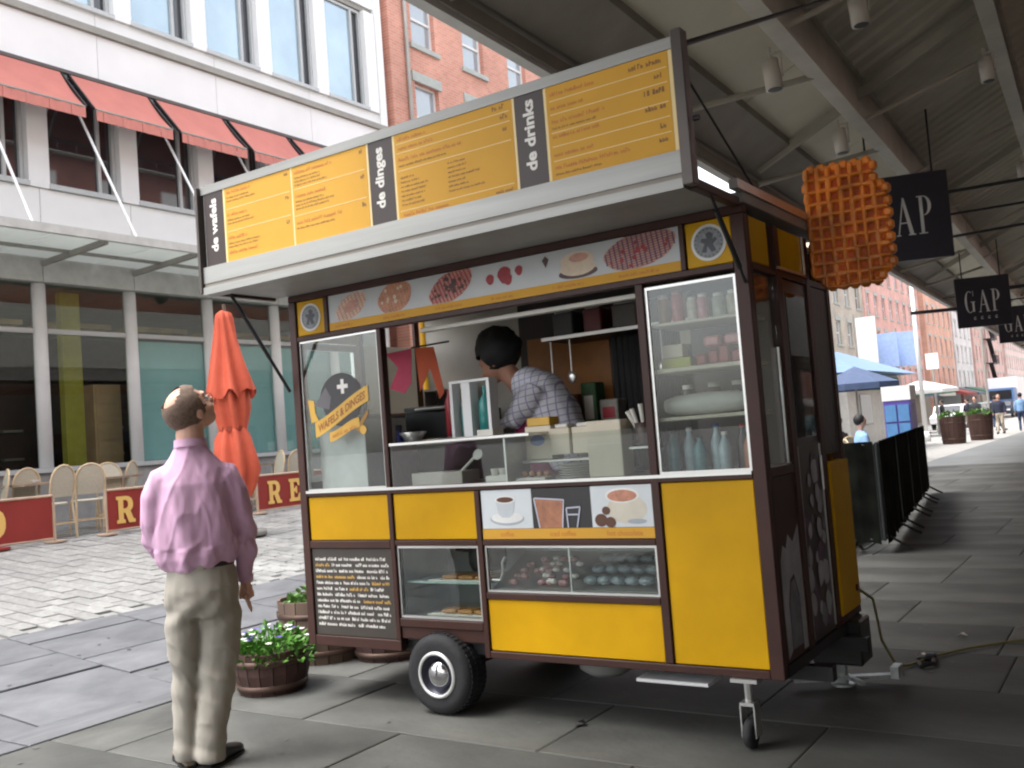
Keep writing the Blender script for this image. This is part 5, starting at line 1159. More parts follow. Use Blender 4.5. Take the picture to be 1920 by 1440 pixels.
m = MB(); loft(m, [((-.012,.03,.925),.163,.122),((-.012,.03,.958),.158,.118)], 26, cap=False); m.build('belt', mat('belt_black', (.015,.012,.012), .4), man)
m = MB(); m.box(-.03,.0,-.098,-.090,.918,.966); m.build('belt_loop', trous_m, man)
m = MB()
m.poly([(.06,-.108,.845),(.135,-.082,.84),(.135,-.081,.836),(.06,-.107,.841)],(0,-.004,0)); m.build('pocket_welt', mat('khaki_dark_seam',(.24,.21,.165),.85), man)  # welt strip in a darker khaki
shoe_m = mat('black_shoe', (.015,.013,.013), .35); shoe_t = mat('tan_shoe', (.30,.24,.17), .6)
def shoe(p, yaw, mt):
    m_ = MB(); d = Vector((math.sin(yaw),math.cos(yaw),0)); p = Vector(p)
    loft(m_, [(p-d*.075+Vector((0,0,.05)),.030,.045,d),(p-d*.05+Vector((0,0,.05)),.038,.052,d),(p+Vector((0,0,.048)),.042,.048,d),(p+d*.09+Vector((0,0,.036)),.046,.036,d),(p+d*.16+Vector((0,0,.028)),.044,.028,d),(p+d*.20+Vector((0,0,.022)),.028,.02,d)], 14)
    o_ = organic('shoe', m_, mt, man, .008, 3)
    s2 = MB(); out = [p+d*a+Vector((d.y,-d.x,0))*w_ for a,w_ in ((-.085,.02),(-.05,.04),(.05,.043),(.13,.05),(.19,.035),(.215,0),(.19,-.035),(.13,-.05),(.05,-.043),(-.05,-.04),(-.085,-.02))]
    s2.poly(out, (0,0,.014)); s2.build('sole', black, o_)
shoe((-.125,.06,0), R(-12), shoe_t); shoe((.012,-.01,0), R(35), shoe_m)

# ---- the vendor inside the cart, leaning to the left over the griddle (local +x right, +y away)
ven = thing('person', 'cart vendor with black hair, checked shirt and magenta apron bent over the counter', 'person', (-2.96,4.74,.357))
ORG[ven.name] = Vector((0,0,0)); F0 = .357
VH = Vector((-.285,-.02,1.885-F0))
VM = Matrix.Rotation(R(100),3,'Z')@Matrix.Rotation(R(-28),3,'X')
b = MB(); head_mesh(b, VH, VM, 1.06)
loft(b, [((-.13,.02,1.68-F0),.07,.065),((-.18,.0,1.76-F0),.06,.06),((-.25,-.01,1.85-F0),.06,.06)], 14)
loft(b, [((.10,.05,1.25-F0),.12,.10),((.02,.05,1.50-F0),.14,.10),((-.08,.03,1.68-F0),.12,.09)], 14)
for p in ([((-.02,-.10,1.68-F0),.045),((-.10,-.19,1.52-F0),.037),((-.28,-.24,1.48-F0),.028),((-.34,-.25,1.475-F0),.022)],[((-.10,.16,1.66-F0),.045),((-.22,.14,1.54-F0),.036),((-.36,.02,1.50-F0),.028),((-.40,-.03,1.49-F0),.022)]):
    loft(b, [(q_, r_, r_) for q_, r_ in p], 12)
hand_mesh(b, (-.34,-.25,1.475-F0), (-1,-.1,-.05), 1, .9, .6); hand_mesh(b, (-.40,-.03,1.49-F0), (-1,-.5,-.05), 1, .9, .6)
for sx in (-1,1): loft(b, [((.12,.05+sx*.09,1.2-F0),.09,.09),((.10,.05+sx*.1,.80-F0),.06,.06),((.10,.05+sx*.1,.44-F0),.045,.045)], 12)
organic('body', b, skin2, ven, .009, 3)
def VT(p, s=1.06): return VH+VM@(Vector(p)*s)
hb_ = MB(); q = MB(); q.ball((0,0,0), 1, (1,1,1), 30, 24); vs = [Vector((v[0]*.118, -.040+v[1]*.135, .055+v[2]*.130)) for v in q.v]
hb_.add([VT(p*(1+.10*mnoise.noise(p*14)+.05*mnoise.noise(p*45))) for p in vs], [f for f in q.f if not (sum(vs[i].y for i in f)/len(f) >.030 and sum(vs[i].z for i in f)/len(f) < .075)], True); hb_.build('hair', hair_k, ven)
hb_ = MB(); hb_.ball(VT((0,-.13,.03)), .060, (1,1,1), 14, 10); hb_.build('hair_bun', hair_k, ven)
def plaid():
    m_ = mat('checked_shirt', (0.50,0.50,0.56), .8, var=.05); nt = m_.node_tree; b_ = nt.nodes['Principled BSDF']
    tc = nt.nodes.new('ShaderNodeTexCoord'); br = nt.nodes.new('ShaderNodeTexBrick'); br.offset = 0; br.inputs['Scale'].default_value = 26; br.inputs['Brick Width'].default_value = 1; br.inputs['Row Height'].default_value = 1; br.inputs['Mortar Size'].default_value = .075
    br.inputs['Color1'].default_value = (.78,.78,.82,1); br.inputs['Color2'].default_value = (.70,.71,.78,1); br.inputs['Mortar'].default_value = (.36,.32,.50,1)
    mp = nt.nodes.new('ShaderNodeMapping'); mp.inputs['Rotation'].default_value = (R(90),0,R(12)); nt.links.new(tc.outputs['Object'], mp.inputs[0]); nt.links.new(mp.outputs[0], br.inputs['Vector']); nt.links.new(br.outputs['Color'], b_.inputs['Base Color']); return m_
s_ = MB()
loft(s_, [((.11,.05,1.22-F0),.16,.14),((.09,.05,1.36-F0),.165,.15),((.03,.05,1.52-F0),.17,.17),((-.04,.04,1.66-F0),.16,.17),((-.12,.03,1.745-F0),.11,.12),((-.165,.02,1.785-F0),.078,.08)], 22)
loft(s_, [((-.0,-.07,1.68-F0),.075,.075),((-.03,-.13,1.62-F0),.072,.072),((-.10,-.19,1.52-F0),.06,.06),((-.18,-.22,1.50-F0),.05,.05),((-.23,-.23,1.49-F0),.042,.042)], 16)
loft(s_, [((-.07,.13,1.68-F0),.07,.07),((-.14,.16,1.60-F0),.066,.066),((-.22,.14,1.54-F0),.055,.055),((-.30,.07,1.515-F0),.045,.045)], 16)
organic('shirt', s_, plaid(), ven, .010, 3, lambda c_: .010*mnoise.noise(Vector(c_)*12))
s_ = MB(); loft(s_, [((-.10,-.03,1.60-F0),.05,.13),((-.06,-.01,1.48-F0),.09,.165),((-.03,.03,1.30-F0),.12,.18),((.0,.04,1.10-F0),.16,.20),((.02,.04,.85-F0),.18,.21)], 18)
organic('apron', s_, mat('magenta_apron', (.28,.02,.09), .7, var=.1), ven, .012, 3)
s_ = MB()
for sx in (-1,1): loft(s_, [((.10,.05+sx*.09,1.2-F0),.12,.11),((.10,.05+sx*.1,.80-F0),.09,.09),((.10,.05+sx*.1,.46-F0),.08,.08)], 14)
organic('trousers', s_, mat('navy_trousers', (.015,.02,.05), .8), ven, .014, 3)
s_ = MB()
for sx in (-1,1): s_.bbox(-.10,.17,.05+sx*.1-.045,.05+sx*.1+.045,.40-F0-.04,.46-F0,b=.02)
s_.build('shoes', black, ven)

# ---- distant passers-by
def walker(lab, loc, rz, top, legs, hairc, h=1.72, seated=False, group='people far down the street'):
    t = thing('person', lab, 'person', loc, group); t.rotation_euler = (0,0,rz); ORG[t.name] = Vector((0,0,0))
    b = MB(); k = h/1.72
    st = [(-.09,.13,-.02),(.09,-.12,.02)]
    hz = .95 if not seated else .50
    b.ball((0,.01,(hz+.68)*k), .10, (.85,.95,1.15), 12, 10)
    loft(b, [((0,0,(hz+.45)*k),.05,.05),((0,0,(hz+.58)*k),.05,.05)], 10)
    for sx in (-1,1):
        loft(b, [((sx*.2,0,(hz+.44)*k),.045,.045),((sx*.25,.02,(hz+.18)*k),.04,.04),((sx*.25,.08,(hz-.05)*k),.03,.03)], 8)
        b.tube((sx*.25,.08,(hz-.05)*k),(sx*.25,.10,(hz-.15)*k),.032,.02,n=8)
    loft(b, [((0,0,hz*k),.15,.10),((0,0,(hz+.3)*k),.15,.10),((0,0,(hz+.46)*k),.12,.08)], 12)
    organic('body', b, skin, t, .025, 2)
    s_ = MB(); loft(s_, [((0,0,(hz-.05)*k),.18,.13),((0,0,(hz+.15)*k),.185,.13),((0,0,(hz+.35)*k),.20,.13),((0,0,(hz+.46)*k),.17,.10),((0,0,(hz+.52)*k),.07,.07)], 14)
    for sx in (-1,1): loft(s_, [((sx*.17,0,(hz+.44)*k),.07,.07),((sx*.25,.02,(hz+.18)*k),.06,.06),((sx*.255,.07,(hz-.02)*k),.05,.05)], 10)
    organic('shirt', s_, top, t, .022, 2)
    s_ = MB()
    if seated:
        for sx in (-1,1): loft(s_, [((sx*.09,0,.5),.10,.09),((sx*.12,.40,.48),.075,.075),((sx*.12,.42,.06),.06,.06)], 10)
    else:
        loft(s_, [((0,0,(hz+.04)*k),.17,.12),((0,0,(hz-.12)*k),.17,.13)], 12)
        for sx, yk, yf in ((-1,.10,-.10),(1,-.02,.16)): loft(s_, [((sx*.09,0,(hz-.08)*k),.10,.11),((sx*.10,yk,.48*k),.07,.075),((sx*.10,yf,.06),.055,.06)], 10)
    organic('trousers', s_, legs, t, .022, 2)
    s_ = MB(); s_.ball((0,-.015,(hz+.705)*k), .108, (.88,.95,1.0), 12, 8); s_.build('hair', hairc, t)
    s_ = MB()
    for sx, yf in ((-1,.42 if seated else -.10),(1,.42 if seated else .16)): s_.bbox(sx*.10-.045,sx*.10+.045,yf-.06,yf+.18,0,.07,b=.02)
    s_.build('shoes', black, t)
    return t
dk_top = mat('charcoal_jacket', (.03,.03,.035), .8); nav = mat('navy_jacket', (.02,.025,.05), .8); bej = mat('beige_trousers', (.38,.33,.26), .8); blu = mat('light_blue_shirt', (.22,.38,.62), .8); jean = mat('dark_jeans', (.03,.045,.10), .8)
walker('pedestrian in a charcoal jacket and pale trousers, left of the two nearest walkers', (-7.1,49.5,0), R(170), dk_top, bej, hair_k)
walker('pedestrian in a dark jacket and beige trousers, walking in the middle of the far pavement', (-5.85,47.5,0), R(175), nav, bej, hair_b)
walker('pedestrian in a light blue top and dark trousers at the right edge of the picture', (-5.25,50,0), R(5), blu, jean, hair_k)
walker('small dark figure between the two nearest walkers', (-7.6,60,0), R(0), dk_top, jean, hair_k)
walker('small figure in white far behind the walkers', (-8.9,72,0), R(20), white_p, jean, hair_b)
walker('small figure in a dark coat farthest along the street', (-9.3,88,0), R(180), nav, jean, hair_k)
walker('seated person in a light blue shirt beyond the dark barriers', (-4.3,17.2,.08), R(-60), blu, jean, hair_k, seated=True, group=None)

# ================================================================== PLAZA FURNITURE
red_f = mat('red_banner_cloth', (0.30,0.032,0.024), .7, var=.08, scale=3)
gold_f = mat('banner_gold_letters', (0.86,0.55,0.16), .6, var=.05)
# slab-serif capitals drawn as outlines (unit height 1), placed in the plane x = const, reading along +y
def L_R(): return [[(0,0),(.36,0),(.36,.12),(.29,.14),(.29,.38),(.36,.38),(.50,0),(.78,0),(.78,.12),(.70,.14),(.58,.44),(.66,.52),(.70,.62),(.70,.76),(.64,.90),(.52,.98),(.40,1.0),(0,1.0),(0,.88),(.08,.86),(.08,.14),(0,.12)]], [[(.29,.54),(.40,.54),(.47,.60),(.49,.69),(.47,.79),(.40,.85),(.29,.85)]]
def L_E(): return [[(0,0),(.66,0),(.68,.34),(.56,.34),(.50,.16),(.29,.16),(.29,.42),(.38,.42),(.40,.34),(.48,.34),(.48,.66),(.40,.66),(.38,.58),(.29,.58),(.29,.84),(.48,.84),(.54,.68),(.66,.68),(.64,1.0),(0,1.0),(0,.88),(.08,.86),(.08,.14),(0,.12)]], []
def L_D(): return [[(0,0),(.42,0),(.58,.05),(.70,.16),(.77,.34),(.78,.5),(.77,.66),(.70,.84),(.58,.95),(.42,1.0),(0,1.0),(0,.88),(.08,.86),(.08,.14),(0,.12)]], [[(.29,.15),(.40,.16),(.50,.26),(.54,.42),(.54,.58),(.50,.74),(.40,.84),(.29,.85)]]
def glyph(mb, fn, x, y0, z0, h, th=.006, col2=None):
    outs, holes = fn()
    for o_ in outs:
        # concave outline with holes: triangulate through a curve object
        cu = bpy.data.curves.new('g', 'CURVE'); cu.dimensions = '2D'; cu.fill_mode = 'BOTH'; cu.extrude = 0.0
        for pl in outs+holes:
            sp = cu.splines.new('POLY'); sp.points.add(len(pl)-1)
            for p_, (a,c_) in zip(sp.points, pl): p_.co = (a,c_,0,1)
            sp.use_cyclic_u = True
        ob = bpy.data.objects.new('g', cu); COL.objects.link(ob); dg = bpy.context.evaluated_depsgraph_get(); dg.update()
        me = bpy.data.meshes.new_from_object(ob.evaluated_get(dg))
        mb.add([(x, y0+v.co.x*h, z0+v.co.y*h) for v in me.vertices], [list(p.vertices) for p in me.polygons])
        bpy.data.objects.remove(ob); bpy.data.curves.remove(cu); bpy.data.meshes.remove(me); break
wood_b = mat('barrier_rail_wood', (0.50,0.36,0.26), .6)
def cafe_barrier(y0, y1, lab, letters, xa=-11.6, lean=0.0):
    g = .56; t = thing('cafe_barrier', lab, 'barrier', (xa,(y0+y1)/2,g), 'red cafe barriers along the terrace')
    pb = MB(); n_ = 14; vs = []
    for i in range(n_+1):
        y = y0+(y1-y0)*i/n_; dx = .008*math.sin(i*1.7)
        vs += [(xa+dx,y,g+.06),(xa+dx*.4,y,g+.57)]
    pb.add(vs, [(2*i,2*i+2,2*i+3,2*i+1) for i in range(n_)], True); pb.build('banner', red_f, t)
    f = MB(); f.tube((xa,y0,g+.585),(xa,y1,g+.585),.017).tube((xa,y0,g+.05),(xa,y1,g+.05),.013); f.build('rail', wood_b, t)
    for y in (y0-.02,y1+.02):
        f = MB(); f.tube((xa,y,g+.0),(xa,y,g+.60),.016).disc((xa,y,g+.002),.13,th=.02); f.build('post', wood_b, t)
    f = MB(); f.disc((xa,(y0+y1)/2+.2,g+.002),.16,th=.025).tube((xa,(y0+y1)/2+.2,g),(xa,(y0+y1)/2+.2,g+.05),.02); f.build('foot', red_f, t)
    for fn, yy in letters:
        l_ = MB(); glyph(l_, fn, xa+.016, yy, g+.13, .36); l_.build('letter', gold_f, t)
cafe_barrier(4.95,6.80,'red cafe barrier at the far left edge with the end of a gold word', [(L_R,5.05),(L_E,5.47),(L_D,6.00-.08)])
cafe_barrier(7.56,9.35,'red cafe barrier partly behind the man, gold letter R showing', [(L_R,7.68),(L_E,8.10),(L_D,8.53)])
cafe_barrier(10.12,11.95,'red cafe barrier beside the folded parasol with gold letters RE', [(L_R,10.30),(L_E,10.74),(L_D,11.16)])
# bistro chairs and tables
cane = mat('bamboo_cane', (0.62,0.47,0.29), .5, var=.15, scale=12); weave = checker_mat('woven_seat', (.74,.70,.58), (.45,.42,.32), 60, .6, w=.2)
def bistro_chair():
    t = thing('bistro_chair', 'x', 'chair', (0,0,0), 'bistro chairs on the cafe terrace')
    lg = None
    for sx in (-1,1):
        f = MB(); f.tube((sx*.20,.19,0),(sx*.18,.18,.45),.014); f.build('leg', cane, t)
        f = MB(); f.path([(sx*.20,-.24,0),(sx*.18,-.19,.45),(sx*.19,-.25,.75)],.014); f.build('leg', cane, t)
    f = MB(); f.path([(sx_*.19, -.25-.02*math.sin(a), .75+.20*math.sin(a)) if False else (.19*math.cos(a),-.25-.03*math.sin(a),.75+.21*math.sin(a)) for a in [math.pi*k/10 for k in range(11)] for sx_ in (1,)],.014); f.build('back_frame', cane, t)
    f = MB(); pts = [(.175*math.cos(a),-.25-.03*math.sin(a),.75+.19*math.sin(a)) for a in [math.pi*k/10 for k in range(11)]]+[(-.165,-.215,.55),(.165,-.215,.55)]; f.poly(pts,(0,.012,0)); f.build('backrest', weave, t)
    f = MB(); f.lathe([(.001,.445),(.20,.445),(.215,.46),(.20,.475),(.001,.475)],n=20); f.build('seat', weave, t)
    f = MB(); f.path([(.20,.19,.2),(.2,-.22,.2),(-.2,-.22,.2),(-.2,.19,.2),(.20,.19,.2)],.009); f.build('stretcher', cane, t)
    return t
def table_proto():
    t = thing('cafe_table', 'x', 'table', (0,0,0), 'cafe tables on the terrace')
    P('tabletop', mat('table_wood', (0.30,0.22,0.16), .5, var=.2), t, -.38,.38,-.38,.38,.72,.75)
    f = MB(); f.tube((0,0,.03),(0,0,.719),.03); f.build('pedestal', steel, t)
    f = MB(); f.bar((-.28,-.28,.015),(.28,.28,.015),.05,.03); f.bar((-.28,.28,.017),(.28,-.28,.017),.05,.03); f.build('base', steel, t); return t
ch = bistro_chair(); tb = table_proto()
chairs = [(-12.15,7.10,100,'bistro chair at the opening between the first two red barriers, back to the left'),(-12.35,7.75,70,'pale bistro chair in front of the dark tables, just left of the R barrier'),(-12.6,6.1,200,'first bistro chair behind the left red barrier'),(-12.9,6.65,160,'second bistro chair behind the left red barrier'),
 (-12.5,5.2,20,'bistro chair at the far left edge behind the red barrier'),(-12.8,8.45,250,'bistro chair behind the R barrier, nearer the barrier'),(-13.4,8.9,120,'bistro chair behind the R barrier, nearer the windows'),(-13.3,7.3,90,'bistro chair under the cafe window left of the white column'),
 (-12.4,10.4,200,'first bistro chair behind the RE barrier'),(-12.6,11.2,160,'second bistro chair behind the RE barrier'),(-13.5,10.9,30,'bistro chair by the teal glazing behind the RE barrier'),(-13.2,12.3,80,'bistro chair past the end of the RE barrier')]
for i,(x,y,a,l) in enumerate(chairs):
    o = ch if i == 0 else copy_tree(ch); o.location = (x,y,.56); o.rotation_euler = (0,0,R(a)); o['label'] = l
tabs = [(-12.75,7.25,'dark topped cafe table between the first two red barriers'),(-13.2,5.9,'cafe table behind the left red barrier'),(-13.2,8.6,'cafe table behind the R barrier'),(-13.0,10.7,'cafe table behind the RE barrier'),(-14.0,12.6,'cafe table farthest along the terrace')]
for i,(x,y,l) in enumerate(tabs):
    o = tb if i == 0 else copy_tree(tb); o.location = (x,y,.56); o['label'] = l
for x, y, a, l in ((-4.3,17.2,-60,'chair under the person in light blue beyond the barricades'),(-5.3,19.4,60,'chair under the dark-clothed sitter beyond the barricades'),(-6.6,22.5,60,'chair under the sitter in white beyond the barricades')):
    o = copy_tree(ch); o.location = (x,y,0); o.rotation_euler = (0,0,R(a)); o['label'] = l; o['group'] = 'chairs beyond the barricades'
# small dish and bottle on tables
tag_ = MB(); tag_.lathe([(.001,1.31),(.05,1.315),(.06,1.35)],(-12.75,7.25,0),14); tag_.build('dish', white_p, None, 'small white dish on the table between the red barriers', 'dish')

# folded orange parasol
um = thing('folded_parasol', 'folded orange-red parasol standing on the plaza behind the man', 'parasol', (-10.2,8.51,.42))
ufab = mat('parasol_fabric', (0.56,0.095,0.045), .75, var=.12, scale=4, bump=.15)
def ucan(prof, ph, n_=40, folds=7, amp=.22):
    vs = []; 
    for (r_, z, sk) in prof:
        for i in range(n_):
            t = 2*math.pi*i/n_; rr = r_*(1+amp*math.sin(folds*t+ph+z*2.2)+.10*math.sin(3*t+z*5)); zz = z+(sk*math.sin(folds*t+ph))
            vs.append((-10.21+rr*math.cos(t)+(3.4-z)*.05-.02, 8.51+rr*math.sin(t), zz))
    m_ = MB(); m_.add(vs, [(k*n_+i,k*n_+(i+1)%n_,(k+1)*n_+(i+1)%n_,(k+1)*n_+i) for k in range(len(prof)-1) for i in range(n_)], True); return m_
ucan([(.03,3.42,0),(.085,3.38,0),(.10,3.30,0),(.13,3.05,0),(.19,2.75,.01),(.25,2.45,.03),(.285,2.28,.07)], .4).build('vent_canopy', ufab, um)
ucan([(.12,2.75,0),(.20,2.35,0),(.20,2.10,0),(.17,1.92,0),(.15,1.82,0)], 1.4).build('canopy', ufab, um)
ucan([(.14,1.84,0),(.20,1.70,0),(.235,1.45,0),(.25,1.30,.02),(.19,1.10,.05),(.13,.96,.05)], 2.1).build('canopy_skirt', ufab, um)
m = MB(); m.tube((-10.05,8.51,.42),(-10.21,8.51,3.5),.024); m.build('pole', mat('parasol_pole',(.12,.08,.05),.5), um)
m = MB(); m.lathe([(.13+.02,1.79),(.155,1.83),(.15,1.86)],(-10.15,8.51,0),20); m.build('strap', mat('parasol_strap',(.30,.04,.015),.7), um)
m = MB(); m.lathe([(.001,.40),(.28,.40),(.28,.47),(.06,.50),(.001,.5)],(-10.05,8.51,.02),20); m.build('base', ledge_m, um)

# barrel planters with plants
oak = mat('old_barrel_oak', (0.13,0.085,0.06), .8, var=.3, scale=6, bump=.4, stretch=(1,1,.2)); oak_d = mat('dark_barrel_oak', (0.055,0.024,0.018), .75, var=.3, scale=6, bump=.4, stretch=(1,1,.2)); hoop = mat('barrel_hoop', (0.10,0.06,0.045), .5, .5, var=.3); soil = mat('soil', (.03,.02,.014), .95, bump=.5)
def barrel(name, lab, c, r0, r1, h, mt, group):
    t = thing(name, lab, 'planter', c, group); n_ = 18
    for k in range(n_):
        a0, a1 = 2*math.pi*k/n_+.012, 2*math.pi*(k+1)/n_-.012; vs = []
        for z, r_ in ((0,r0),(h*.5,(r0+r1)/2+.014),(h,r1)):
            for rr in (r_, r_-.02):
                for a in (a0,a1): vs.append((c[0]+rr*math.cos(a), c[1]+rr*math.sin(a), c[2]+z+(.004*((k*7)%3) if z == h else 0)))
        fs = []
        for s_ in (0,4): fs += [(s_,s_+1,s_+5,s_+4),(s_+2,s_+6,s_+7,s_+3),(s_,s_+4,s_+6,s_+2),(s_+1,s_+3,s_+7,s_+5)]
        fs += [(0,2,3,1),(8,9,11,10)]
        MB().add(vs, fs).build('stave', mt, t)
    for z, q in ((.18,.25),(.78,.72)):
        rr = r0+(r1-r0)*z+.014*(1-abs(z-.5)*2)
        MB().lathe([(rr+.001,z*h-.018),(rr+.008,z*h-.016),(rr+.010,z*h+.016),(rr+.003,z*h+.018)],c,32).build('hoop', hoop, t)
    MB().disc((c[0],c[1],c[2]+h*.88), r1-.015, n=24).build('soil', soil, t)
    return t
def leafy(name, lab, cat, c, r_, h, n_leaf, mt, ls, seed, flowers=None, nf=0, droop=.3, group=None):
    t = thing(name, lab, cat, c, group); rg = random.Random(seed); mb = MB(); st = MB()
    for k in range(n_leaf):
        a = rg.uniform(0,6.283); rr = r_*math.sqrt(rg.random()); zz = h*(1-(rr/r_)**2*.6)*rg.uniform(.15,1)-droop*max(0,rr-r_*.75)
        p = Vector((c[0]+rr*math.cos(a),c[1]+rr*math.sin(a),c[2]+zz)); d = Vector((math.cos(a)*rg.uniform(.2,1),math.sin(a)*rg.uniform(.2,1),rg.uniform(-.2,1))).normalized()
        s_ = ls*rg.uniform(.6,1.3); w = d.cross(Vector((rg.uniform(-1,1),rg.uniform(-1,1),.3))).normalized()*s_*.35; up = d.cross(w).normalized()*s_*.12
        mb.add([p,p+d*s_*.5+w+up,p+d*s_,p+d*s_*.5-w+up,p+d*s_*.5-up*.4], [(0,1,4),(1,2,4),(2,3,4),(3,0,4)])
        if k % 9 == 0: st.tube((c[0]+rr*.4*math.cos(a),c[1]+rr*.4*math.sin(a),c[2]), p, .003, n=4)
    mb.build('foliage', mt, t); st.build('stem', mt, t)
    for j_, (mf, cnt) in enumerate(flowers or []):
        fm = MB()
        for k in range(cnt):
            a = rg.uniform(0,6.283); rr = r_*math.sqrt(rg.random()); p = Vector((c[0]+rr*math.cos(a),c[1]+rr*math.sin(a),c[2]+h*(1-(rr/r_)**2*.5)+.01))
            for q in range(5):
                b_ = q*1.257; d = Vector((math.cos(b_),math.sin(b_),.25)); w = Vector((-math.sin(b_),math.cos(b_),0))*.010; fm.add([p,p+d*.014+w,p+d*.024,p+d*.014-w],[(0,1,2,3)])
        fm.build('flower', mf, t)
    return t
lf1 = mat('fresh_green_leaf', (0.10,0.26,0.035), .5, var=.4, scale=20); lf2 = mat('mid_green_leaf', (0.09,0.20,0.035), .5, var=.4, scale=20)
barrel('barrel_planter', 'low dark half-barrel planter of pansies beside the man', (-4.66,4.09,0), .195,.235,.25, oak_d, 'barrel planters by the cart')
leafy('pansy_plant', 'bright green pansies with white and purple flowers in the low barrel', 'flowers', (-4.66,4.09,.215), .25,.16, 560, lf1, .045, 5, [(mat('petal_white',(.75,.75,.72),.6),16),(mat('petal_violet',(.10,.06,.35),.6),14)], droop=1.0)
barrel('barrel_planter', 'taller weathered barrel planter behind the left corner of the cart', (-4.98,4.86,0), .27,.31,.42, oak, 'barrel planters by the cart')
leafy('shrub_plant', 'upright green leafy plant in the taller barrel', 'plant', (-4.98,4.86,.36), .23,.15, 300, lf2, .05, 8)
barrel('barrel_planter', 'dark barrel base half under the left end of the cart', (-4.52,5.05,0), .25,.26,.26, oak_d, 'barrel planters by the cart')

# barricades with dark cloth beyond the cart
fcl = mat('barricade_cloth_dark', (0.008,0.009,0.007), .95, spec=.08, var=.8, scale=3.5, bump=.3); galv = mat('barricade_steel', (0.05,0.055,0.055), .5, .3, var=.2)
pa, pb_ = Vector((-2.36,9.95,0)), Vector((-3.28,17.0,0)); dv = (pb_-pa); L_ = dv.length; dv.normalize(); nv = Vector((dv.y,-dv.x,0))
labs = ['dark cloth-covered steel barricade nearest the cart','second cloth-covered barricade from the cart','third cloth-covered barricade from the cart','last cloth-covered barricade before the far pavement']
labs.append('short end barricade turned across the row, facing the cart')
for k in range(5):
    if k == 4: dv, nv = Vector((-1,.02,0)).normalized(), Vector((.02,-1,0)).normalized()
    a = pa+dv*(L_*k/4+.008); b_ = pa+dv*(L_*(k+1)/4-.008)
    if k == 4: a = pa+dv*.03; b_ = pa+dv*2.0
    t = thing('crowd_barricade', labs[k], 'barricade', ((a+b_)/2), 'cloth-covered barricades beyond the cart')
    f = MB(); f.path([a+Vector((0,0,.15)),a+Vector((0,0,1.09)),b_+Vector((0,0,1.09)),b_+Vector((0,0,.15)),a+Vector((0,0,.15))],.019,8); f.build('frame', galv, t)
    f = MB()
    n_ = 16
    for i in range(1,n_): p = a+(b_-a)*i/n_; f.tube(p+Vector((0,0,.16)),p+Vector((0,0,1.08)),.007,n=5)
    f.build('bars', galv, t)
    c_ = MB(); vs = []; n2 = 40
    for i in range(n2+1):
        p = a+(b_-a)*i/n2+nv*(.03+.014*math.sin(i*.9+k)+.008*math.sin(i*2.3)); vs += [p+Vector((0,0,.10+.02*math.sin(i*.7))), p+Vector((0,0,1.12))]
    c_.add(vs, [(2*i,2*i+2,2*i+3,2*i+1) for i in range(n2)], True); c_.build('cloth', fcl, t)
    for p in (a+dv*.25, b_-dv*.25):
        f = MB(); f.path([p+nv*.24+Vector((0,0,.02)),p+nv*.18+Vector((0,0,.05)),p+Vector((0,0,.16)),p-nv*.18+Vector((0,0,.05)),p-nv*.24+Vector((0,0,.02))],.015,6); f.build('foot', galv, t)
# stacked dark chairs and tables behind the barricades
dkw = mat('dark_stack_wood', (0.035,0.025,0.02), .6)
for k,(y,xo,l) in enumerate(((10.9,-.75,'dark covered cafe table just behind the first barricade'),(12.9,-.7,'dark covered cafe table behind the second barricade'),(15.2,-.8,'dark covered cafe table behind the third barricade'))):
    x = -2.3-(y-8.35)*.127+xo; t = thing('covered_table', l, 'table', (x,y,0), 'dark tables behind the barricades')
    P('tabletop', dkw, t, x-.4,x+.4,y-.6,y+.6,.74,.78)
    for sx in (-1,1):
        for sy in (-1,1): P('leg', dkw, t, x+sx*.34-.025,x+sx*.34+.025,y+sy*.52-.025,y+sy*.52+.025,0,.739)
    P('cloth', fcl, t, x-.41,x+.41,y-.61,y+.61,.25,.738)

# far planters, kiosk, poles, banners, cars
for i,(x,y,l) in enumerate(((-6.35,38.6,'left of two far barrel planters on the pavement edge'),(-5.75,41.0,'right of two far barrel planters on the pavement edge'))):
    barrel('barrel_planter', l, (x,y,0), .40,.45,1.0, oak_d, 'far barrel planters'); leafy('shrub_plant', 'low plant in the '+('left' if i == 0 else 'right')+' far barrel', 'plant', (x,y,.95), .4,.25, 160, lf2, .12, 30+i)
ks = thing('kiosk_stall', 'white market kiosk with a blue canvas roof and green band', 'kiosk', (-9.6,35,0))
kw = mat('kiosk_white', (.72,.70,.64), .6)
P('wall', kw, ks, -11.6,-8.2,31.5,39,0,2.15); P('green_band', mat('kiosk_green',(.05,.30,.10),.6), ks, -8.199,-8.15,31.6,38.9,2.16,2.62); P('header', kw, ks, -11.6,-8.2,31.5,39,2.151,2.70)
m = MB(); m.add([(-12.2,31,2.72),(-7.5,31,2.72),(-7.5,39.4,2.72),(-12.2,39.4,2.72),(-9.85,33.2,3.75),(-9.85,37.2,3.75)], [(0,1,4),(1,2,5,4),(2,3,5),(3,0,4,5),(0,3,2,1)]); m.build('roof', mat('kiosk_blue_canvas',(.16,.26,.42),.6,var=.1), ks)
P('window', gl_far_d, ks, -8.199,-8.17,33,34.4,1.0,2.0); P('door', mat('kiosk_door_dark',(.05,.05,.06),.6), ks, -8.199,-8.16,36.6,37.6,.05,2.0)
P('window', gl_far_d, ks, -9.2,-8.7,31.45,31.499,1.0,2.0)
ph = thing('vending_machine', 'purple and blue drinks machine beyond the barricades', 'vending machine', (-4.9,23.3,0))
P('body', mat('vend_purple',(.10,.06,.32),.4), ph, -5.2,-4.62,23.0,23.6,0,1.62); 
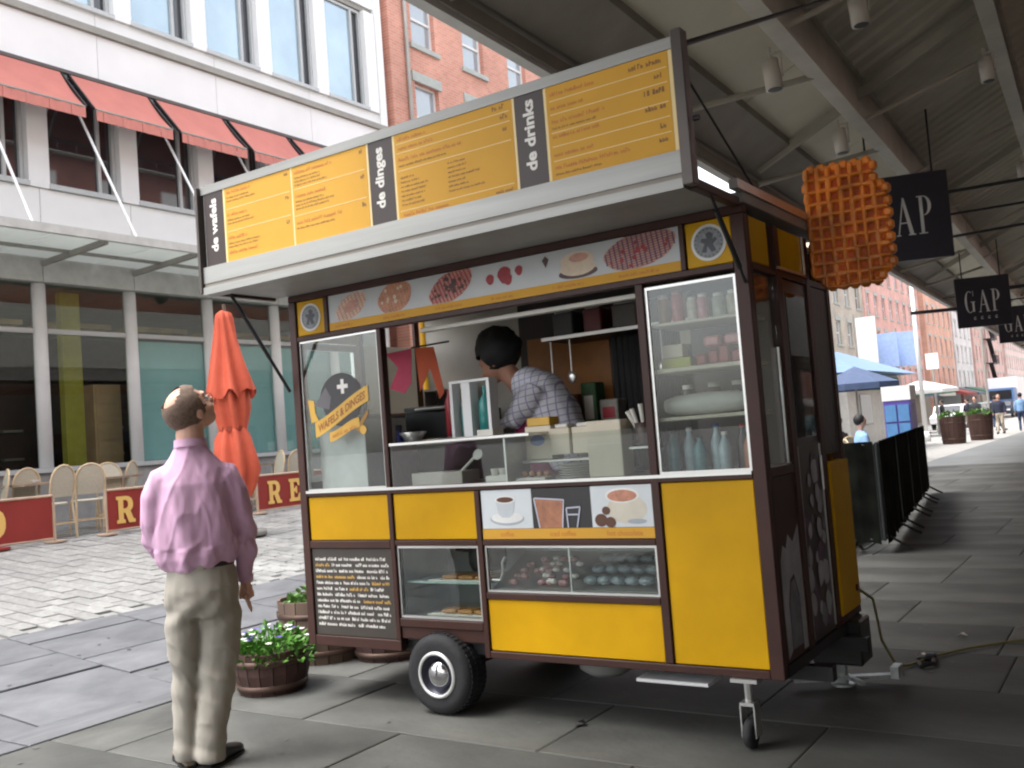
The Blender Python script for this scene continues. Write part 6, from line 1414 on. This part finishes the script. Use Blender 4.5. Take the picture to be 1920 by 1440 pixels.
for k in range(3):
    for q in range(2): P('panel', mat('vend_blue',(.08,.22,.45),.4), ph, -5.17+.28*q,-4.93+.28*q,22.96,22.999,.3+.42*k,.68+.42*k)
P('header', white_p, ph, -5.22,-4.6,22.98,23.62,1.621,1.95)
lp = thing('lamp_post', 'tall white lamp post in the middle distance right of the kiosk', 'lamp post', (-8.1,42.8,0))
MB().tube((-8.1,42.8,.4),(-8.1,42.8,7.4),.10,.07,n=12).build('shaft', white_p, lp); MB().tube((-8.1,42.8,0),(-8.1,42.8,.41),.19,.13,n=12).build('base', white_p, lp); MB().bar((-8.1,42.8,7.3),(-6.6,42.8,7.6),.07,.07).build('arm', white_p, lp); MB().bbox(-6.9,-6.3,42.68,42.92,7.52,7.66,b=.03).build('lantern', ledge_m, lp)
for i,(x,y,z0,z1,w,mt,l) in enumerate(((-11.4,46.2,3.2,5.8,.9,white_p,'tall white banner on a pole left of the blue banners'),(-10.7,46.9,3.4,5.0,.95,mat('banner_blue',(.32,.44,.72),.6),'left of the two blue banners above the kiosk'),(-9.85,47.4,3.4,5.0,.9,MATS.get('banner_blue') or white_p,'right of the two blue banners above the kiosk'))):
    if i == 2: mt = MATS['banner_blue']
    t = thing('street_banner', l, 'banner', (x,y,0), 'banners on poles above the kiosk')
    MB().tube((x,y,0),(x,y,z1+.2),.04).build('pole', ledge_m, t); MB().bbox(x+.05,x+.05+w,y-.01,y+.01,z0,z1,b=.003).build('cloth', mt, t)
def car(lab, x, y, mt):
    t = thing('parked_car', lab, 'car', (x,y,0), 'cars parked down the street')
    prof = [(-.1,.35),(-.1,.75),(.15,.85),(1.0,.95),(1.6,1.42),(3.0,1.45),(3.7,1.0),(4.3,.92),(4.4,.6),(4.35,.32)]
    m_ = MB(); m_.poly([(x-.85,y+a,c_) for a,c_ in prof], (1.7,0,0)); m_.build('body', mt, t, bevel=.05)
    g_ = MB(); g_.poly([(x-.7,y+1.02,1.0),(x-.7,y+1.55,1.38),(x+.7,y+1.55,1.38),(x+.7,y+1.02,1.0)], (0,-.06,.01)); g_.build('windscreen', gl_dark, t)
    g_ = MB(); g_.poly([(x+.853,y+1.2,1.0),(x+.853,y+1.65,1.36),(x+.853,y+2.95,1.38),(x+.853,y+3.5,1.02)], (.01,0,0)); g_.build('side_window', gl_dark, t)
    for yy in (.75,3.5):
        for xx in (x-.86,x+.70): MB().tube((xx,y+yy,.33),(xx+.18,y+yy,.33),.33,n=18).build('wheel', rubber, t)
    for sx in (-1,1): MB().bbox(x+sx*.6-.15,x+sx*.6+.15,y-.12,y-.09,.62,.76).build('headlight', white_p, t)
car('white car parked far down the street, nearest of three', -10.6,62, white_p); car('teal car behind the white one far down the street', -10.7,70, mat('car_teal',(.10,.22,.22),.3)); car('silver car farthest down the street', -10.8,79, mat('car_silver',(.45,.45,.46),.3,.3))
for i in range(4): car(['dark blue car beyond the silver one','pale grey car in the distance','white van-like car in the distance','red car farthest of the row'][i], -11+.1*i, 90+13*i, [nav,alu_matte,white_p,red_f][i])

# hanging shop signs
sgn_m = mat('sign_navy_black', (0.012,0.012,0.022), .4, var=.1)
def hang_sign(c, s, lab, small_line=True):
    t = thing('hanging_shop_sign', lab, 'sign', c, 'navy square signs hung under the canopy'); c = Vector(c); M_ = Matrix.Translation(c)@Matrix.Rotation(R(18),4,'Z')
    MB().bbox(-s/2,s/2,-.04,.04,-s/2,s/2,b=.006,M=M_).build('board', sgn_m, t)
    def S(name, rects, polys=()):
        m_ = MB()
        for (a,b_,c_,d_) in rects: m_.box(a*s,b_*s,-.046,-.041,c_*s,d_*s,M=M_)
        for pl in polys: m_.poly([M_@Vector((a*s,-.041,c_*s)) for a,c_ in pl], (M_.to_3x3()@Vector((0,-.005,0))))
        m_.build(name, mat('sign_letter_grey', (0.62,0.62,0.60), .5), t)
    h0, h1 = -.21, .23
    # G: tall bowl, thin terminals, spur
    def arc(cx, cz, rx, rz, t0, t1, w0, w1, n=12):
        out = []
        for k in range(n):
            ta, tb_ = t0+(t1-t0)*k/n, t0+(t1-t0)*(k+1)/n
            def pt(t_, e): 
                w_ = w0+(w1-w0)*abs(math.cos(t_)); return (cx+(rx-e*w_)*math.cos(t_), cz+(rz-e*w_*.6)*math.sin(t_))
            out.append([pt(ta,0),pt(tb_,0),pt(tb_,1),pt(ta,1)])
        return out
    S('letter', [(-.205,-.170,-.19,.0),(-.235,-.155,.0,.014),(-.185,-.178,.12,.23)], arc(-.255,.01,.085,.222,R(60),R(300),.014,.038))
    S('letter', [(-.095,-.045,h0,h0+.012),(.035,.115,h0,h0+.012),(-.045,.035,-.07,-.056)], [[(-.075,h0+.012),(-.062,h0+.012),(.002,.17),(-.004,.215)],[(-.006,h1),(.014,h1),(.095,h0+.012),(.052,h0+.012),(-.004,.16)]])
    S('letter', [(.175,.210,h0+.012,h1-.012),(.150,.240,h0,h0+.012),(.150,.215,h1-.012,h1)], arc(.215,.115,.085,.115,R(-90),R(90),.012,.036))
    if small_line:
        for k in range(4): S('small_letter', [(-.20+.13*k,-.16+.13*k,-.35,-.335),(-.20+.13*k,-.19+.13*k,-.334,-.31),(-.19+.13*k,-.16+.13*k,-.309,-.297)])
    f = MB(); 
    for dx in (-.35,.35): f.tube(M_@Vector((dx*s,0,s/2)), M_@Vector((dx*s,0,s/2+.75)), .012)
    f.build('hanger', black, t)
    f = MB(); f.tube(M_@Vector((s/2,0,.24*s)), c+Vector((6.5,.6,.24*s)), .02).tube(M_@Vector((s/2,0,-.02*s)), c+Vector((6.5,.6,-.02*s)), .014)
    f.build('side_arm', black, t)
hang_sign((-2.28,12.0,3.66), 1.02, 'nearest navy sign with pale capitals, partly hidden by the waffle', False)
hang_sign((-2.81,22.07,3.52), 1.04, 'second navy sign with pale capitals down the canopy')
hang_sign((-3.15,31.4,3.63), 1.05, 'third navy sign with pale capitals at the right edge')
fr = thing('sign_frame', 'dark L-shaped steel sign frame left of the second navy sign', 'frame', (-3.6,21.9,3.6))
MB().bar((-4.15,21.6,3.42),(-3.3,21.9,3.42),.06,.07).bar((-4.15,21.6,3.38),(-4.15,21.6,4.05),.07,.06).build('bracket', black, fr)

# cable, litter, leaf
yc_ = mat('cable_olive', (.16,.14,.05), .5)
m = MB(); m.path([(-1.41,5.23,.50),(-1.36,5.35,.42),(-1.36,5.45,.18),(-1.32,5.55,.02),(-1.27,5.62,.012),(-1.22,5.75,.012),(-1.18,5.86,.012),(-1.05,6.08,.012),(-.85,6.32,.012),(-.55,6.55,.012),(.4,7.1,.012),(1.6,7.6,.012)],.008,6)
m.build('power_cable', yc_, None, 'thin olive power cable running from the cart across the dark pavement', 'cable')
m = MB(); m.path([(-1.24,5.70,.014),(-1.20,5.60,.014),(-1.15,5.66,.02),(-1.17,5.78,.014),(-1.25,5.74,.014)],.012,6); m.bbox(-1.22,-1.16,5.78,5.84,.002,.04,b=.01); m.build('cable_connector', black, None, 'black tangle of plugs lying on the cable', 'connector')
for i,(x,y,l) in enumerate(((-1.25,5.85,'white scrap of litter beside the cable tangle'),(-1.13,6.42,'pale scrap of litter just beyond the cable'),(-2.48,4.08,'dark curled leaf on the paving in front of the cart'))):
    m = MB(); m.add([(x-.035,y-.01,.012),(x,y-.03,.03),(x+.04,y,.012),(x+.01,y+.03,.026),(x-.02,y+.02,.012)], [(0,1,4),(1,2,3),(1,3,4)]); m.build('leaf' if i == 2 else 'litter', [white_p,cream,black][i], None, l, 'leaf' if i == 2 else 'litter')

# wear on the ground: trodden gum and stains
gm = MB(); rgs = random.Random(31)
for k in range(420):
    x, y = rgs.uniform(-7.2,.2), rgs.uniform(1.5,13); r_ = rgs.uniform(.008,.02); n_ = 7
    gm.add([(x+r_*rgs.uniform(.7,1.2)*math.cos(6.283*i/n_), y+r_*rgs.uniform(.7,1.2)*math.sin(6.283*i/n_), gz(x,y)+.0045) for i in range(n_)], [tuple(range(n_))])
gm.build('gum_spots', mat('gum_dark', (0.10,0.10,0.095), .8), None, label='trodden gum spots scattered over the paving', cat='gum', kind='stuff')

# more of the busy far street
xt = [(-6.6,53,'dark figure just left of the beige-trousered walker'),(-5.0,56,'dark-coated figure right of the beige-trousered walker'),(-9.6,64,'figure in navy by the white parked car'),(-10.0,58,'figure in charcoal crossing near the lamp post'),(-7.4,95,'tiny dark figure in the middle of the far street'),(-6.1,70,'figure in a dark jacket behind the nearest walkers')]
for i,(x,y,l) in enumerate(xt): walker(l, (x,y,0), R(rgs.uniform(0,360)), [dk_top,nav,nav,dk_top,nav,dk_top][i], [jean,jean,bej,jean,jean,bej][i], hair_k)
for i,(x,y,l) in enumerate(((-5.3,19.4,'seated person in dark clothes beyond the barricades, right of the blue shirt'),(-6.6,22.5,'seated person in white beyond the barricades'))): walker(l, (x,y,.08), R(60), [dk_top,white_p][i], jean, hair_k, seated=True, group=None)
def simple_parasol(x, y, h, r_, mt, lab):
    t = thing('market_parasol', lab, 'parasol', (x,y,0), 'open parasols beyond the barricades')
    MB().tube((x,y,0),(x,y,h),.03).build('pole', ledge_m, t); MB().disc((x,y,.0),.3,th=.06).build('base', ledge_m, t)
    m_ = MB(); n_ = 8; vs = [(x,y,h+.05)]+[(x+r_*math.cos(6.283*i/n_),y+r_*math.sin(6.283*i/n_),h-.45) for i in range(n_)]+[(x+r_*math.cos(6.283*i/n_),y+r_*math.sin(6.283*i/n_),h-.62) for i in range(n_)]
    m_.add(vs, [(0,1+i,1+(i+1)%n_) for i in range(n_)]+[(1+i,1+(i+1)%n_,9+(i+1)%n_,9+i) for i in range(n_)]); m_.build('canopy', mt, t)
simple_parasol(-6.9,27.5,2.65,1.15, mat('parasol_navy',(.06,.09,.17),.7), 'dark blue open parasol in front of the kiosk')
simple_parasol(-9.3,29.5,2.9,1.6, mat('parasol_slate',(.16,.22,.34),.7), 'slate blue open parasol left of the dark blue one')
simple_parasol(-9.5,50.0,2.7,1.7, white_p, 'white open parasol far beyond the kiosk')
simple_parasol(-10.6,56.0,2.7,1.7, mat('parasol_green',(.06,.22,.12),.7), 'green open parasol farthest along the street')
aws = [(-17.3,98.5,6,'awn_a',(.30,.05,.04)),(-17.3,106,5,'awn_b',(.10,.11,.12)),(-17.2,114,8,'awn_c',(.04,.14,.08)),(-17,128,9,'awn_d',(.55,.52,.48)),(-17.7,80,7,'awn_e',(.08,.10,.25)),(-17.7,89,6,'awn_f',(.60,.58,.52))]
for i,(x,y,w,n_,c_) in enumerate(aws):
    m_ = MB(); m_.poly([(x,y,3.3),(x+2.6,y,2.5),(x+2.6,y,2.25),(x,y,2.9)], (0,w,0)); m_.build('shop_awning', mat(n_, c_, .7), None, ['dark red shop awning right of the lamp post','charcoal shop awning beyond the dark red one','green shop awning on the light grey building','cream shop awning below the fire escape','navy shop awning on the tall pink-red building','pale shop awning right of the navy one'][i], 'awning', 'shop awnings down the street')
for i,(x,y,h,l) in enumerate(((-9.2,52,4.2,'slim grey street sign pole beyond the kiosk'),(-7.9,60,6.5,'grey lamp pole beyond the white lamp post'),(-7.2,84,6.5,'farther grey lamp pole'))):
    m_ = MB(); m_.tube((x,y,0),(x,y,h),.06,n=8); t = m_.build('street_pole', ledge_m, None, l, 'pole', 'poles down the street')
    P('sign_plate', [white_p,ledge_m,ledge_m][i], t, x-.3,x+.3,y-.07,y-.062,h-.9,h-.1)
tk = thing('box_truck', 'white box truck parked among the cars far down the street', 'truck', (-11.5,100,0))
P('box', white_p, tk, -12.8,-10.4,98,104,.9,3.6); P('cab', mat('cab_blue',(.10,.2,.4),.4), tk, -12.7,-10.5,96,97.95,.6,2.6); P('windscreen', gl_dark, tk, -12.5,-10.7,95.95,95.99,1.6,2.4)
for yy in (96.9,102.5):
    for xx in (-12.8,-10.6): MB().tube((xx,yy,.45),(xx+.22,yy,.45),.45,n=18).build('wheel', rubber, tk)
